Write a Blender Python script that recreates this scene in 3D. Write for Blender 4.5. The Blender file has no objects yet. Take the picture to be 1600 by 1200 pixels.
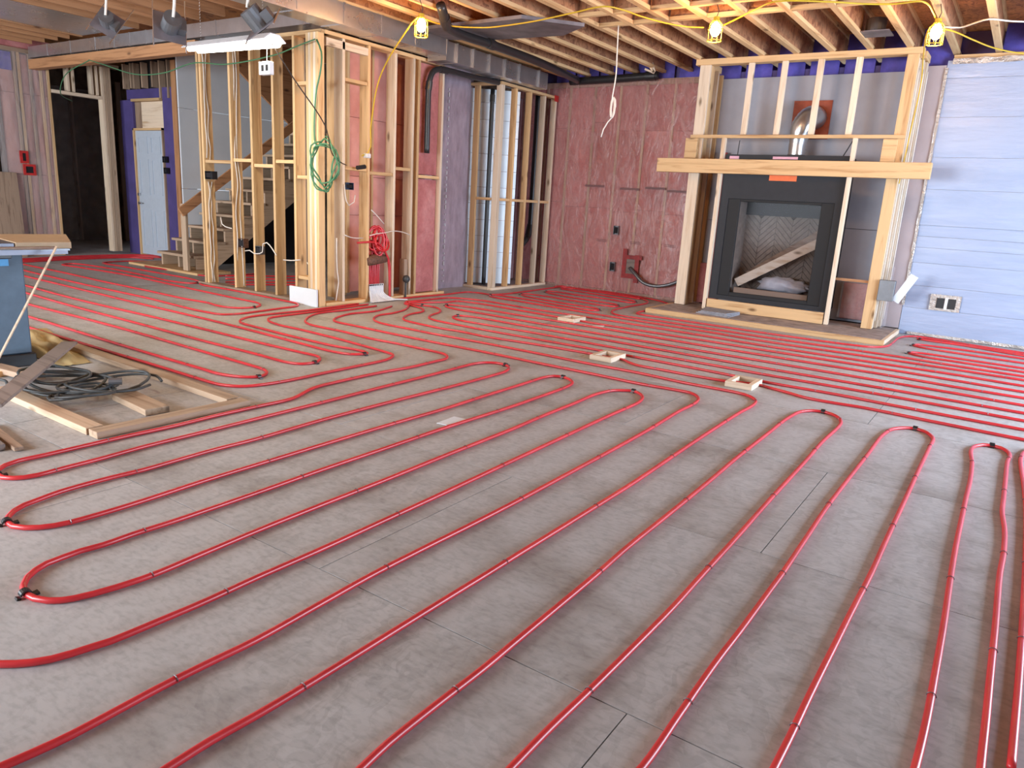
import bpy, bmesh, math, random
from mathutils import Vector, Matrix, Euler, noise
random.seed(7)
S = bpy.context.scene
COL = S.collection
PI = math.pi

# ------------------------------------------------------------------ camera
cd = bpy.data.cameras.new('camera'); cam = bpy.data.objects.new('camera', cd); COL.objects.link(cam)
CAM = ((0.821228,-0.183352,0.540339),(0.567796,0.168821,-0.805672),(0.056501,0.968443,0.242747))
mm = Matrix(CAM).to_4x4(); mm.translation = Vector((0, 0, 1.320))
cam.matrix_world = mm
cd.sensor_width = 36.0; cd.lens = 25.785; cd.clip_start = 0.05; cd.clip_end = 200
S.camera = cam
S.view_settings.view_transform = 'Standard'; S.view_settings.look = 'None'
S.view_settings.gamma = 1.0; S.view_settings.use_curve_mapping = False
S.view_settings.exposure = 0.55
S.cycles.use_denoising = True
S.cycles.max_bounces = 7; S.cycles.diffuse_bounces = 4; S.cycles.glossy_bounces = 3
S.cycles.transparent_max_bounces = 12; S.cycles.sample_clamp_indirect = 4.0
S.cycles.caustics_reflective = False; S.cycles.caustics_refractive = False

# ------------------------------------------------------------------ world and daylight
W = bpy.data.worlds.new('world'); S.world = W; W.use_nodes = True
bg = W.node_tree.nodes['Background']; bg.inputs[0].default_value = (0.72, 0.84, 1.0, 1); bg.inputs[1].default_value = 1.0

def area(name, loc, target, sx, sy, power, col):
    l = bpy.data.lights.new(name, 'AREA'); l.shape = 'RECTANGLE'; l.size = sx; l.size_y = sy
    l.energy = power; l.color = col
    o = bpy.data.objects.new(name, l); COL.objects.link(o); o.location = loc
    o.rotation_euler = (Vector(target) - Vector(loc)).to_track_quat('-Z', 'Y').to_euler()
    return o
# daylight entering by the patio opening in the right wall and by the rear windows
area('daylight_patio', (3.55, 6.4, 1.30), (0, 6.4, 1.2), 4.7, 2.2, 490, (0.66, 0.81, 1.0))
area('daylight_rear_a', (-5.2, -3.25, 1.45), (-5.2, 0, 1.2), 3.4, 2.0, 420, (0.86, 0.93, 1.0))
area('daylight_rear_b', (-9.8, -3.25, 1.45), (-9.8, 0, 1.2), 3.4, 2.0, 320, (0.86, 0.93, 1.0))

# ------------------------------------------------------------------ materials
MATS = {}
def newmat(name, rough=0.7, metal=0.0, color=(0.5, 0.5, 0.5), spec=0.5):
    m = bpy.data.materials.new(name); m.use_nodes = True
    n = m.node_tree.nodes; b = n['Principled BSDF']
    b.inputs['Base Color'].default_value = (*color, 1); b.inputs['Roughness'].default_value = rough
    b.inputs['Metallic'].default_value = metal; b.inputs['Specular IOR Level'].default_value = spec
    MATS[name] = m
    return m, m.node_tree, b
def srgb(r, g, b):
    f = lambda c: (c/255/12.92) if c/255 <= 0.04045 else ((c/255+0.055)/1.055)**2.4
    return (f(r), f(g), f(b))
def tex(nt, scale=(1, 1, 1), rot=(0, 0, 0), rand=True):
    tc = nt.nodes.new('ShaderNodeTexCoord'); mp = nt.nodes.new('ShaderNodeMapping')
    mp.inputs['Scale'].default_value = scale; mp.inputs['Rotation'].default_value = rot
    if rand:
        oi = nt.nodes.new('ShaderNodeObjectInfo'); mu = nt.nodes.new('ShaderNodeMath'); mu.operation = 'MULTIPLY'
        mu.inputs[1].default_value = 37.0
        nt.links.new(oi.outputs['Random'], mu.inputs[0])
        ad = nt.nodes.new('ShaderNodeVectorMath'); ad.operation = 'ADD'
        nt.links.new(tc.outputs['Object'], ad.inputs[0]); nt.links.new(mu.outputs[0], ad.inputs[1])
        nt.links.new(ad.outputs[0], mp.inputs['Vector'])
    else:
        nt.links.new(tc.outputs['Object'], mp.inputs['Vector'])
    return mp.outputs['Vector']
def nz(nt, vec, scale, detail=4, rough=0.55, dist=0.0):
    n = nt.nodes.new('ShaderNodeTexNoise'); n.inputs['Scale'].default_value = scale
    n.inputs['Detail'].default_value = detail; n.inputs['Roughness'].default_value = rough
    n.inputs['Distortion'].default_value = dist
    nt.links.new(vec, n.inputs['Vector'])
    return n.outputs['Fac']
def ramp(nt, fac, stops):
    r = nt.nodes.new('ShaderNodeValToRGB'); e = r.color_ramp.elements
    while len(e) < len(stops): e.new(0.5)
    for k, (p, c) in enumerate(stops):
        e[k].position = p; e[k].color = (*c, 1) if len(c) == 3 else c
    nt.links.new(fac, r.inputs['Fac'])
    return r.outputs['Color']
def mix(nt, a, b, fac, mode='MIX'):
    m = nt.nodes.new('ShaderNodeMix'); m.data_type = 'RGBA'; m.blend_type = mode
    for v, s in ((a, 6), (b, 7)):
        if isinstance(v, tuple): m.inputs[s].default_value = (*v, 1)
        else: nt.links.new(v, m.inputs[s])
    if isinstance(fac, (int, float)): m.inputs[0].default_value = fac
    else: nt.links.new(fac, m.inputs[0])
    return m.outputs[2]
def vary(nt, col, amt=0.25):
    oi = nt.nodes.new('ShaderNodeObjectInfo'); mr = nt.nodes.new('ShaderNodeMapRange')
    mr.inputs['To Min'].default_value = 1 - amt; mr.inputs['To Max'].default_value = 1 + amt*0.6
    nt.links.new(oi.outputs['Random'], mr.inputs['Value'])
    h = nt.nodes.new('ShaderNodeHueSaturation'); nt.links.new(mr.outputs[0], h.inputs['Value'])
    nt.links.new(col, h.inputs['Color'])
    return h.outputs['Color']
def bump(nt, b, h, strength=0.3, dist=0.01):
    n = nt.nodes.new('ShaderNodeBump'); n.inputs['Strength'].default_value = strength; n.inputs['Distance'].default_value = dist
    nt.links.new(h, n.inputs['Height']); nt.links.new(n.outputs[0], b.inputs['Normal'])
def flat(name, color, rough=0.6, metal=0.0, var=0.06, sc=14, spec=0.5):
    m, nt, b = newmat(name, rough, metal, color, spec)
    v = tex(nt); f = nz(nt, v, sc, 4)
    lo = tuple(c*(1-var*2) for c in color); hi = tuple(min(1, c*(1+var)) for c in color)
    nt.links.new(ramp(nt, f, [(0.3, lo), (0.7, hi)]), b.inputs['Base Color'])
    return m
def wood(name, light, dark, axis, knots=True, rough=0.75, var=0.22):
    m, nt, b = newmat(name, rough)
    sc = [16, 16, 16]; sc[axis] = 0.9
    v = tex(nt, tuple(sc)); f = nz(nt, v, 1.3, 5, 0.6, 0.6)
    c = ramp(nt, f, [(0.30, dark), (0.48, light), (0.62, tuple(min(1, x*1.06) for x in light)), (0.8, dark)])
    if knots:
        sk = [5.5, 5.5, 5.5]; sk[axis] = 2.2
        v2 = tex(nt, tuple(sk)); vo = nt.nodes.new('ShaderNodeTexVoronoi'); vo.inputs['Scale'].default_value = 1.0
        nt.links.new(v2, vo.inputs['Vector'])
        k = ramp(nt, vo.outputs['Distance'], [(0.05, (1, 1, 1)), (0.16, (0, 0, 0))])
        c = mix(nt, c, tuple(x*0.45 for x in dark), k)
    nt.links.new(vary(nt, c, var), b.inputs['Base Color'])
    bump(nt, b, f, 0.08, 0.004)
    return m
SPF_L, SPF_D = srgb(216, 178, 130), srgb(180, 134, 86)
for ax, nm in enumerate('xyz'):
    wood('lumber_' + nm, SPF_L, SPF_D, ax)
    wood('pale_lumber_' + nm, srgb(226, 205, 180), srgb(198, 166, 132), ax)
    wood('grey_lumber_' + nm, srgb(168, 142, 120), srgb(120, 94, 76), ax)
    wood('old_board_' + nm, srgb(128, 116, 110), srgb(92, 80, 74), ax, False)
    wood('beam_' + nm, srgb(178, 128, 88), srgb(134, 88, 56), ax)
    wood('worn_lumber_' + nm, srgb(190, 164, 138), srgb(154, 126, 100), ax)  # lumber again, dimmer light mixed into its greyer tones
# OSB subfloor, dusty
def osb(name, base, dark, dusty, flake=0.35):
    m, nt, b = newmat(name, 0.62, spec=0.35)
    v = tex(nt, (1, 1, 1))
    n1 = nt.nodes.new('ShaderNodeTexNoise'); n1.inputs['Scale'].default_value = 6; nt.links.new(v, n1.inputs['Vector'])
    vm = nt.nodes.new('ShaderNodeVectorMath'); vm.operation = 'MULTIPLY_ADD'
    nt.links.new(n1.outputs['Color'], vm.inputs[0]); vm.inputs[1].default_value = (0.25, 0.25, 0.25); nt.links.new(v, vm.inputs[2])
    cols = []
    for rot, sc in ((0.35, (42, 13, 20)), (-0.5, (30, 11, 16))):
        mp = nt.nodes.new('ShaderNodeMapping'); mp.inputs['Rotation'].default_value = (0, 0, rot + PI/2); mp.inputs['Scale'].default_value = sc
        nt.links.new(vm.outputs[0], mp.inputs['Vector'])
        vo = nt.nodes.new('ShaderNodeTexVoronoi'); vo.inputs['Scale'].default_value = 1.0; nt.links.new(mp.outputs[0], vo.inputs['Vector'])
        cols.append(vo.outputs['Color'])
    g = mix(nt, cols[0], cols[1], 0.5)
    bw = nt.nodes.new('ShaderNodeRGBToBW'); nt.links.new(g, bw.inputs[0])
    c = ramp(nt, bw.outputs[0], [(0.25, dark), (0.5, base), (0.75, tuple(min(1, x*1.2) for x in base))])
    f2 = nz(nt, v, 0.9, 6, 0.6); c = mix(nt, c, dusty, ramp(nt, f2, [(0.35, (1-flake,)*3), (0.65, (min(1, 1.25-flake),)*3)]))
    f3 = nz(nt, tex(nt, (1.1, 1.7, 1)), 1.4, 5, 0.65); st = ramp(nt, f3, [(0.30, (0.72, 0.69, 0.66)), (0.52, (1, 1, 1))])
    c = mix(nt, c, st, 1.0, 'MULTIPLY')
    f4 = nz(nt, tex(nt, (26, 60, 30)), 1.0, 3); c = mix(nt, c, ramp(nt, f4, [(0.3, (0.82,)*3), (0.55, (1.04,)*3)]), 0.8, 'MULTIPLY')
    nt.links.new(vary(nt, c, 0.04), b.inputs['Base Color'])
    bump(nt, b, bw.outputs[0], 0.06, 0.003)
    return m
osb('osb_floor', srgb(182, 182, 182), srgb(150, 148, 148), srgb(182, 182, 183), 0.35)
osb('osb_deck', srgb(204, 138, 80), srgb(146, 86, 46), srgb(186, 124, 74), 0.85)
osb('osb_web', srgb(190, 138, 100), srgb(130, 82, 60), srgb(176, 124, 92), 0.8)
flat('faded_ink', srgb(120, 84, 84), 0.6)
flat('gap_dark', (0.03, 0.025, 0.022), 0.9)
# red PEX
m, nt, b = newmat('red_pex', 0.34, color=(0.70, 0.03, 0.04), spec=0.6)
nt.links.new(ramp(nt, nz(nt, tex(nt), 5, 3), [(0.3, (0.54, 0.022, 0.030)), (0.7, (0.68, 0.036, 0.045))]), b.inputs['Base Color'])
b.inputs['Subsurface Weight'].default_value = 0.0
flat('black_plastic', (0.018, 0.018, 0.02), 0.4)
flat('abs_black', (0.02, 0.02, 0.022), 0.35)
flat('white_plastic', srgb(226, 226, 228), 0.45)
flat('white_wire', srgb(224, 216, 206), 0.5)
flat('yellow_cord', srgb(208, 170, 40), 0.5)
flat('green_cord', srgb(72, 122, 84), 0.5)
flat('grey_hose', srgb(62, 65, 66), 0.5)
flat('dark_wire', srgb(60, 48, 44), 0.6)
flat('red_tape', srgb(190, 38, 34), 0.5, var=0.15)
flat('red_tape_dull', srgb(150, 30, 30), 0.55, var=0.2)
flat('rust_plate', srgb(160, 70, 40), 0.6, var=0.15)
flat('orange_label', srgb(235, 110, 55), 0.6)
flat('pink_label', srgb(220, 170, 190), 0.6)
flat('blue_label', srgb(70, 150, 205), 0.5)
flat('steel_grey', srgb(120, 122, 126), 0.4, 0.7)
flat('chrome', srgb(220, 222, 226), 0.2, 0.95)
flat('saw_blue', srgb(80, 100, 118), 0.5)
flat('saw_top', srgb(104, 104, 112), 0.38, 0.55)
flat('saw_wood', srgb(176, 152, 122), 0.6)
flat('firebox_black', srgb(40, 40, 44), 0.6, spec=0.3)
flat('firebox_dark', srgb(20, 19, 21), 0.7)
flat('fire_brick', srgb(150, 134, 120), 0.85, var=0.12)
flat('mortar', srgb(84, 72, 64), 0.9)
flat('tape_brown', srgb(112, 76, 60), 0.7, var=0.3, sc=60)
flat('box_blue', srgb(62, 74, 96), 0.4)
flat('white_board', srgb(226, 232, 238), 0.7, var=0.03, sc=2)
flat('foam_grey', srgb(162, 161, 170), 0.6, var=0.05, sc=3)
flat('foam_pinkish', srgb(172, 158, 160), 0.6, var=0.05, sc=3)
flat('foil_board', srgb(222, 232, 240), 0.35, 0.35, var=0.04, sc=4)
flat('room_panel', srgb(150, 130, 118), 0.8)
flat('door_white', srgb(190, 200, 212), 0.5, var=0.02)
flat('purple_foam', srgb(92, 84, 178), 0.8, var=0.22, sc=5)
flat('purple_wrap', srgb(84, 72, 130), 0.7, var=0.12, sc=3)
flat('dark_sheathing', srgb(112, 92, 76), 0.85, var=0.3, sc=5)
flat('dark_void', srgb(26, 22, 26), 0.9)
flat('cement_grey', srgb(150, 152, 160), 0.85, var=0.15, sc=20)
flat('yellow_sheet', srgb(190, 166, 118), 0.8, var=0.12, sc=5)
flat('white_bag', srgb(206, 206, 212), 0.35)
flat('concrete_hearth', srgb(160, 146, 140), 0.85, var=0.2, sc=9)
# pink fibreglass
m, nt, b = newmat('pink_batt', 0.95, spec=0.1)
v = tex(nt); f = nz(nt, v, 3.2, 6, 0.65, 0.4); f2 = nz(nt, v, 30, 3)
c = ramp(nt, f, [(0.28, srgb(170, 100, 98)), (0.5, srgb(194, 124, 122)), (0.72, srgb(212, 152, 148))])
c = mix(nt, c, ramp(nt, f2, [(0.3, (0.86,)*3), (0.7, (1.05,)*3)]), 0.7, 'MULTIPLY')
nt.links.new(vary(nt, c, 0.12), b.inputs['Base Color']); bump(nt, b, f2, 0.5, 0.01)
m, nt, b = newmat('dusty_batt', 0.9, spec=0.1)
f = nz(nt, tex(nt, (1, 1, .3)), 5, 5); nt.links.new(ramp(nt, f, [(0.3, srgb(168, 120, 112)), (0.7, srgb(204, 160, 150))]), b.inputs['Base Color'])
m, nt, b = newmat('salmon_batt', 0.9, spec=0.1)
f = nz(nt, tex(nt), 2.5, 5); nt.links.new(ramp(nt, f, [(0.3, srgb(206, 138, 124)), (0.7, srgb(232, 170, 156))]), b.inputs['Base Color'])
m, nt, b = newmat('rust_batt', 0.9, spec=0.1)
f = nz(nt, tex(nt), 2.5, 5); nt.links.new(ramp(nt, f, [(0.3, srgb(150, 92, 84)), (0.7, srgb(190, 130, 120))]), b.inputs['Base Color'])
m, nt, b = newmat('mauve_batt', 0.9, spec=0.1)
f = nz(nt, tex(nt), 2.0, 5); nt.links.new(ramp(nt, f, [(0.3, srgb(150, 116, 124)), (0.7, srgb(184, 152, 156))]), b.inputs['Base Color'])
# clear poly sheet: wrinkled, glossy, mostly see-through
def poly(name, base, amount, rough, bs=0.5, dis=1.4, con=0.0):
    m, nt, b = newmat(name, rough, color=base, spec=0.6)
    v = tex(nt, (3, 3, 1.1)); w = nz(nt, v, 2.2, 5, 0.6, dis)
    bump(nt, b, w, bs, 0.04)
    tr = nt.nodes.new('ShaderNodeBsdfTransparent'); mx = nt.nodes.new('ShaderNodeMixShader')
    out = nt.nodes['Material Output']
    r = ramp(nt, w, [(0.35, (amount*(0.75-con*.8),)*3), (0.7, (min(1, amount*(1.3+con*.5)),)*3)])
    nt.links.new(r, mx.inputs['Fac']); nt.links.new(tr.outputs[0], mx.inputs[1]); nt.links.new(b.outputs[0], mx.inputs[2])
    nt.links.new(mx.outputs[0], out.inputs['Surface'])
    return m
poly('clear_poly', srgb(206, 156, 152), 0.42, 0.24, 0.5, 1.8, 0.5)
poly('milky_poly', srgb(178, 160, 172), 0.72, 0.45, 0.08, 0.0)
poly('bag_poly', srgb(220, 210, 210), 0.25, 0.25)
# silver foil facing
m, nt, b = newmat('silver_foil', 0.42, 0.25, srgb(160, 172, 196), 0.6)
v = tex(nt, (0.5, 1, 3.0)); w = nz(nt, v, 3.0, 6, 0.62, 0.7); w2 = nz(nt, tex(nt, (2.2, 1, 14)), 2.0, 4, 0.6)
nt.links.new(ramp(nt, w, [(0.25, srgb(150, 162, 188)), (0.7, srgb(166, 176, 200))]), b.inputs['Base Color'])
nt.links.new(ramp(nt, w2, [(0.3, (0.36,)*3), (0.7, (0.56,)*3)]), b.inputs['Roughness'])
ad = nt.nodes.new('ShaderNodeMath'); ad.operation = 'ADD'; nt.links.new(w, ad.inputs[0]); nt.links.new(w2, ad.inputs[1])
bump(nt, b, ad.outputs[0], 0.14, 0.02)
m, nt, b = newmat('foil_tape', 0.35, 0.6, srgb(190, 180, 172)); bump(nt, b, nz(nt, tex(nt), 30, 4), 0.8, 0.02)
# galvanised sheet metal
m, nt, b = newmat('galvanised', 0.25, 0.88, srgb(200, 198, 200))
v = tex(nt); f = nz(nt, v, 9, 4); nt.links.new(ramp(nt, f, [(0.3, srgb(200, 198, 200)), (0.7, srgb(210, 208, 210))]), b.inputs['Base Color'])
nt.links.new(ramp(nt, nz(nt, v, 4, 3), [(0.3, (0.26,)*3), (0.7, (0.33,)*3)]), b.inputs['Roughness']); bump(nt, b, nz(nt, v, 2, 1), 0.05, 0.03)
m, nt, b = newmat('galvanised_dull', 0.5, 0.6, srgb(120, 112, 116))
nt.links.new(ramp(nt, nz(nt, tex(nt), 6, 4), [(0.3, srgb(104, 98, 102)), (0.7, srgb(138, 130, 134))]), b.inputs['Base Color'])
m, nt, b = newmat('flex_alu', 0.3, 0.9, srgb(196, 196, 198))
def emit(name, col, st):
    m = bpy.data.materials.new(name); m.use_nodes = True; nt = m.node_tree
    nt.nodes.remove(nt.nodes['Principled BSDF']); e = nt.nodes.new('ShaderNodeEmission')
    e.inputs[0].default_value = (*col, 1); e.inputs[1].default_value = st
    nt.links.new(e.outputs[0], nt.nodes['Material Output'].inputs['Surface']); MATS[name] = m
emit('tube_glow', (1.0, 0.97, 0.84), 16)
emit('bulb_glow', (1.0, 0.72, 0.38), 55)
m, nt, b = newmat('window_glass', 0.02, color=(0.9, 0.95, 0.95)); b.inputs['Transmission Weight'].default_value = 1.0
m, nt, b = newmat('fire_glass', 0.08, color=(0.02, 0.02, 0.022))
tr = nt.nodes.new('ShaderNodeBsdfTransparent'); tr.inputs[0].default_value = (0.86, 0.86, 0.88, 1); mx = nt.nodes.new('ShaderNodeMixShader'); mx.inputs[0].default_value = 0.045
nt.links.new(tr.outputs[0], mx.inputs[1]); nt.links.new(b.outputs[0], mx.inputs[2]); nt.links.new(mx.outputs[0], nt.nodes['Material Output'].inputs['Surface'])
m, nt, b = newmat('lamp_glass', 0.05, color=(1, 1, 1)); b.inputs['Transmission Weight'].default_value = 1.0

# ------------------------------------------------------------------ mesh helpers
class MB:
    def __init__(s): s.v = []; s.f = []
    def add(s, vs, fs):
        n = len(s.v); s.v += [tuple(v) for v in vs]; s.f += [tuple(i+n for i in f) for f in fs]; return s
    def box(s, x0, y0, z0, x1, y1, z1):
        x0, x1 = sorted((x0, x1)); y0, y1 = sorted((y0, y1)); z0, z1 = sorted((z0, z1))
        vs = [(x0, y0, z0), (x1, y0, z0), (x1, y1, z0), (x0, y1, z0), (x0, y0, z1), (x1, y0, z1), (x1, y1, z1), (x0, y1, z1)]
        return s.add(vs, BOXF)
    def bar(s, p, q, w, h, up=(0, 0, 1)):
        # a box from p to q, w across, h along up
        p, q = Vector(p), Vector(q); d = (q-p).normalized(); up = Vector(up)
        a = d.cross(up)
        if a.length < 1e-5: a = d.cross(Vector((1, 0, 0)))
        a.normalize(); u = a.cross(d)
        vs = []
        for e in (p, q):
            for sa, su in ((-1, -1), (1, -1), (1, 1), (-1, 1)):
                vs.append(e + a*(sa*w/2) + u*(su*h/2))
        return s.add(vs, [(3, 2, 1, 0), (4, 5, 6, 7), (0, 1, 5, 4), (1, 2, 6, 5), (2, 3, 7, 6), (3, 0, 4, 7)])
    def tube(s, pts, r, n=8, caps=True, up=None):
        pts = [Vector(p) for p in pts]; m = len(pts); rings = []
        prev = None
        for i, p in enumerate(pts):
            d = (pts[min(i+1, m-1)] - pts[max(i-1, 0)])
            if d.length < 1e-9: d = Vector((0, 0, 1))
            d.normalize()
            if prev is None:
                ref = Vector((0, 0, 1)) if abs(d.z) < 0.9 else Vector((1, 0, 0))
                a = d.cross(ref).normalized()
            else:
                a = prev - d*prev.dot(d)
                if a.length < 1e-6: a = d.orthogonal()
                a.normalize()
            prev = a; bb = d.cross(a)
            rr = r[i] if isinstance(r, (list, tuple)) else r
            rings.append([p + (a*math.cos(2*PI*k/n) + bb*math.sin(2*PI*k/n))*rr for k in range(n)])
        vs = [v for rg in rings for v in rg]; fs = []
        for i in range(m-1):
            for k in range(n):
                k2 = (k+1) % n; fs.append((i*n+k, i*n+k2, (i+1)*n+k2, (i+1)*n+k))
        if caps: fs += [tuple(range(n))[::-1], tuple((m-1)*n+k for k in range(n))]
        return s.add(vs, fs)
    def quadgrid(s, fn, nu, nv):
        vs = [fn(i/nu, j/nv) for j in range(nv+1) for i in range(nu+1)]
        fs = [(j*(nu+1)+i, j*(nu+1)+i+1, (j+1)*(nu+1)+i+1, (j+1)*(nu+1)+i) for j in range(nv) for i in range(nu)]
        return s.add(vs, fs)
    def prism(s, poly, d):
        n = len(poly); d = Vector(d); a = [Vector(p) for p in poly]
        return s.add(a + [p+d for p in a], [tuple(range(n))[::-1], tuple(range(n, 2*n))] + [(i, (i+1) % n, n+(i+1) % n, n+i) for i in range(n)])
    def sphere(s, c, r, nu=12, nv=8, sz=1.0):
        c = Vector(c); vs = [c+Vector((0, 0, r*sz))]
        for j in range(1, nv):
            t = PI*j/nv
            vs += [c+Vector((r*math.sin(t)*math.cos(2*PI*i/nu), r*math.sin(t)*math.sin(2*PI*i/nu), r*sz*math.cos(t))) for i in range(nu)]
        vs.append(c-Vector((0, 0, r*sz))); fs = []
        for i in range(nu): fs.append((0, 1+i, 1+(i+1) % nu))
        for j in range(nv-2):
            for i in range(nu):
                a = 1+j*nu+i; b2 = 1+j*nu+(i+1) % nu; fs.append((a, a+nu, b2+nu, b2))
        L = len(vs)-1
        for i in range(nu): fs.append((L, 1+(nv-2)*nu+(i+1) % nu, 1+(nv-2)*nu+i))
        return s.add(vs, fs)
    def obj(s, name, mat, parent=None, smooth=False, bevel=0.0, origin=None):
        me = bpy.data.meshes.new(name)
        if parent is not None: o0 = WORLD[parent.name]
        elif origin is not None: o0 = Vector(origin)
        else:
            xs = [v[0] for v in s.v]; ys = [v[1] for v in s.v]; zs = [v[2] for v in s.v]
            o0 = Vector(((min(xs)+max(xs))/2, (min(ys)+max(ys))/2, min(zs)))
        me.from_pydata([tuple(Vector(v)-o0) for v in s.v], [], s.f); me.validate()
        me.materials.append(MATS[mat])
        bm = bmesh.new(); bm.from_mesh(me); bmesh.ops.recalc_face_normals(bm, faces=bm.faces)
        if bevel: bmesh.ops.bevel(bm, geom=list(bm.edges), offset=bevel, segments=1, affect='EDGES')
        bm.to_mesh(me); bm.free()
        if smooth:
            for p in me.polygons: p.use_smooth = True
        o = bpy.data.objects.new(name, me); COL.objects.link(o)
        if parent is not None: o.parent = parent
        else: o.location = o0
        WORLD[o.name] = o0
        return o
BOXF = [(3, 2, 1, 0), (4, 5, 6, 7), (0, 1, 5, 4), (1, 2, 6, 5), (2, 3, 7, 6), (3, 0, 4, 7)]
WORLD = {}
def T(name, label, cat, loc=(0, 0, 0), group=None, kind=None):
    o = bpy.data.objects.new(name, None); COL.objects.link(o); o.location = loc; o.empty_display_size = 0.1
    WORLD[o.name] = Vector(loc)
    return tag(o, label, cat, group, kind)
def tag(o, label, cat, group=None, kind=None):
    o['label'] = label; o['category'] = cat
    if group: o['group'] = group
    if kind: o['kind'] = kind
    return o
def ST(name, label, loc=(0, 0, 0)): return T(name, label, name.split('_')[0], loc, None, 'structure')
def bx(name, mat, par, x0, y0, z0, x1, y1, z1, bev=0.0, label=None):
    o = MB().box(x0, y0, z0, x1, y1, z1).obj(name, mat, par, bevel=bev)
    if label: o['label'] = label
    return o
def smooth_path(pts, step=0.06, closed=False):
    # centripetal-like Catmull-Rom resampling
    P = [Vector(p) for p in pts]; out = []
    for i in range(len(P)-1):
        p0 = P[max(i-1, 0)]; p1 = P[i]; p2 = P[i+1]; p3 = P[min(i+2, len(P)-1)]
        L = (p2-p1).length; n = max(1, min(12, int(L/step)))
        m1 = (p2-p0); m2 = (p3-p1)
        d01 = max((p1-p0).length, 1e-6); d23 = max((p3-p2).length, 1e-6)
        m1 = m1 * (L/(d01+L)) if i else (p2-p1); m2 = m2 * (L/(d23+L)) if i+2 < len(P) else (p2-p1)
        for k in range(n):
            t = k/n; t2 = t*t; t3 = t2*t
            out.append(p1*(2*t3-3*t2+1) + m1*(t3-2*t2+t) + p2*(-2*t3+3*t2) + m2*(t3-t2))
    out.append(P[-1]); return out
def wire(name, pts, r, mat, label, cat='cable', group=None, n=6, step=0.05):
    o = MB().tube(smooth_path(pts, step), r, n).obj(name, mat, smooth=True)
    return tag(o, label, cat, group)
def pwire(name, pts, r, mat, par, n=5, step=0.08):
    return MB().tube(smooth_path(pts, step), r, n).obj(name, mat, par, smooth=True)

# ------------------------------------------------------------------ floor: OSB panels
FX0, FX1, FY0, FY1 = -16.6, 3.6, -3.25, 10.5
fl = ST('floor', 'dusty grey-brown strand board subfloor laid in large panels')
bx('subfloor_base', 'gap_dark', fl, FX0, FY0, -0.06, FX1, FY1, -0.022)
j = 0; y = 1.617 - 1.22*4
while y < FY1:
    off = -0.65 if j % 2 == 1 else -0.65 + 1.22
    x = off - 2.44*8
    while x < FX1:
        a0, a1, b0, b1 = max(x, FX0), min(x+2.44, FX1), max(y, FY0), min(y+1.22, FY1)
        if a1-a0 > 0.05 and b1-b0 > 0.05:
            bx('floor_panel', 'osb_floor', fl, a0+.002, b0+.002, -0.02, a1-.002, b1-.002, random.uniform(-0.0012, 0.0))
        x += 2.44
    y += 1.22; j += 1

# ------------------------------------------------------------------ ceiling: deck, I-joists, blocking
ZJ, ZD = 3.20, 3.50
ce = ST('ceiling', 'open floor framing overhead, wooden joists under a strand board deck')
bx('deck', 'osb_deck', ce, FX0, FY0, ZD, FX1, FY1+.3, ZD+.03)
def ijoist(x, y0, y1, name='joist'):
    m = MB().box(x-.031, y0, ZJ, x+.031, y1, ZJ+.038)
    fl_ = m.obj(name, 'lumber_y', ce)
    m2 = MB().box(x-.006, y0, ZJ+.038, x+.006, y1, ZD-.038); m2.obj('joist_web', 'osb_web', fl_)
    m3 = MB().box(x-.031, y0, ZD-.038, x+.031, y1, ZD); m3.obj('joist_top_flange', 'lumber_y', fl_)
WORLDJ = []
k = -9
while True:
    x = -0.63 - 0.406*k
    if x < -6.75: break
    ijoist(x, -3.2, 10.42); WORLDJ.append(x); k += 1
for x in (-7.15, -7.65, -8.15, -8.65, -9.15, -9.60, -9.98, -11.44, -11.80, -12.15, -12.55, -12.95):
    bx('hall_joist', 'beam_y', ce, x-.022, 0.5, ZJ, x+.022, 5.70, ZD, .002)
for k, x in enumerate(WORLDJ):                       # two rows of blocking between the joists
    x2 = x + 0.406
    for yb, lim in ((7.20, -4.5), (7.66, 9)):
        if x < -4.3 or x > 2.5: continue
        if yb < 7.5 and x > -1.1: continue
        q = MB().box(x+.033, yb-.03, ZJ, x2-.033, yb+.03, ZJ+.038).obj('blocking', 'lumber_x', ce)
        MB().box(x+.033, yb-.006, ZJ+.038, x2-.033, yb+.006, ZD-.002).obj('blocking_web', 'osb_web', q)

# ------------------------------------------------------------------ far wall: pink batts behind clear poly
YW = 10.42
wf = ST('wall_far', 'pink insulated stud wall behind clear plastic sheeting, left of the fireplace')
bx('sheathing', 'dark_sheathing', wf, -7.6, YW+.14, 0, -3.4, YW+.2, ZD)
bx('bottom_plate', 'grey_lumber_x', wf, -7.5, YW, 0, -3.4, YW+.14, .038)
bx('top_plate', 'grey_lumber_x', wf, -7.5, YW, 3.05, -3.4, YW+.14, 3.13)
PX = [-7.45, -7.04, -6.62, -6.20, -5.77, -5.34, -4.92, -4.48, -4.06, -3.64]
def batt(par, x0, x1, z0, z1, y, axis='y', bulge=0.03, mat='pink_batt'):
    sd = random.random()*50
    def fn(u, v):
        e = (max(0, 4*u*(1-u)))**0.35 * (max(0, 4*v*(1-v)))**0.25
        d = bulge*e + 0.012*noise.noise(Vector((u*4+sd, v*7, sd)))*e
        a = x0+(x1-x0)*u; z = z0+(z1-z0)*v
        return (a, y-d, z) if axis == 'y' else (y+d, a, z)
    m = MB().quadgrid(fn, 6, 12)
    # closed back, so the batt has thickness
    if axis == 'y': m.box(x0, y+.005, z0, x1, y+.09, z1)
    else: m.box(y-.09, x0, z0, y-.005, x1, z1)
    o = m.obj('insulation_batt', mat, par, smooth=True)
    for p in o.data.polygons[72:]: p.use_smooth = False
    return o
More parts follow.
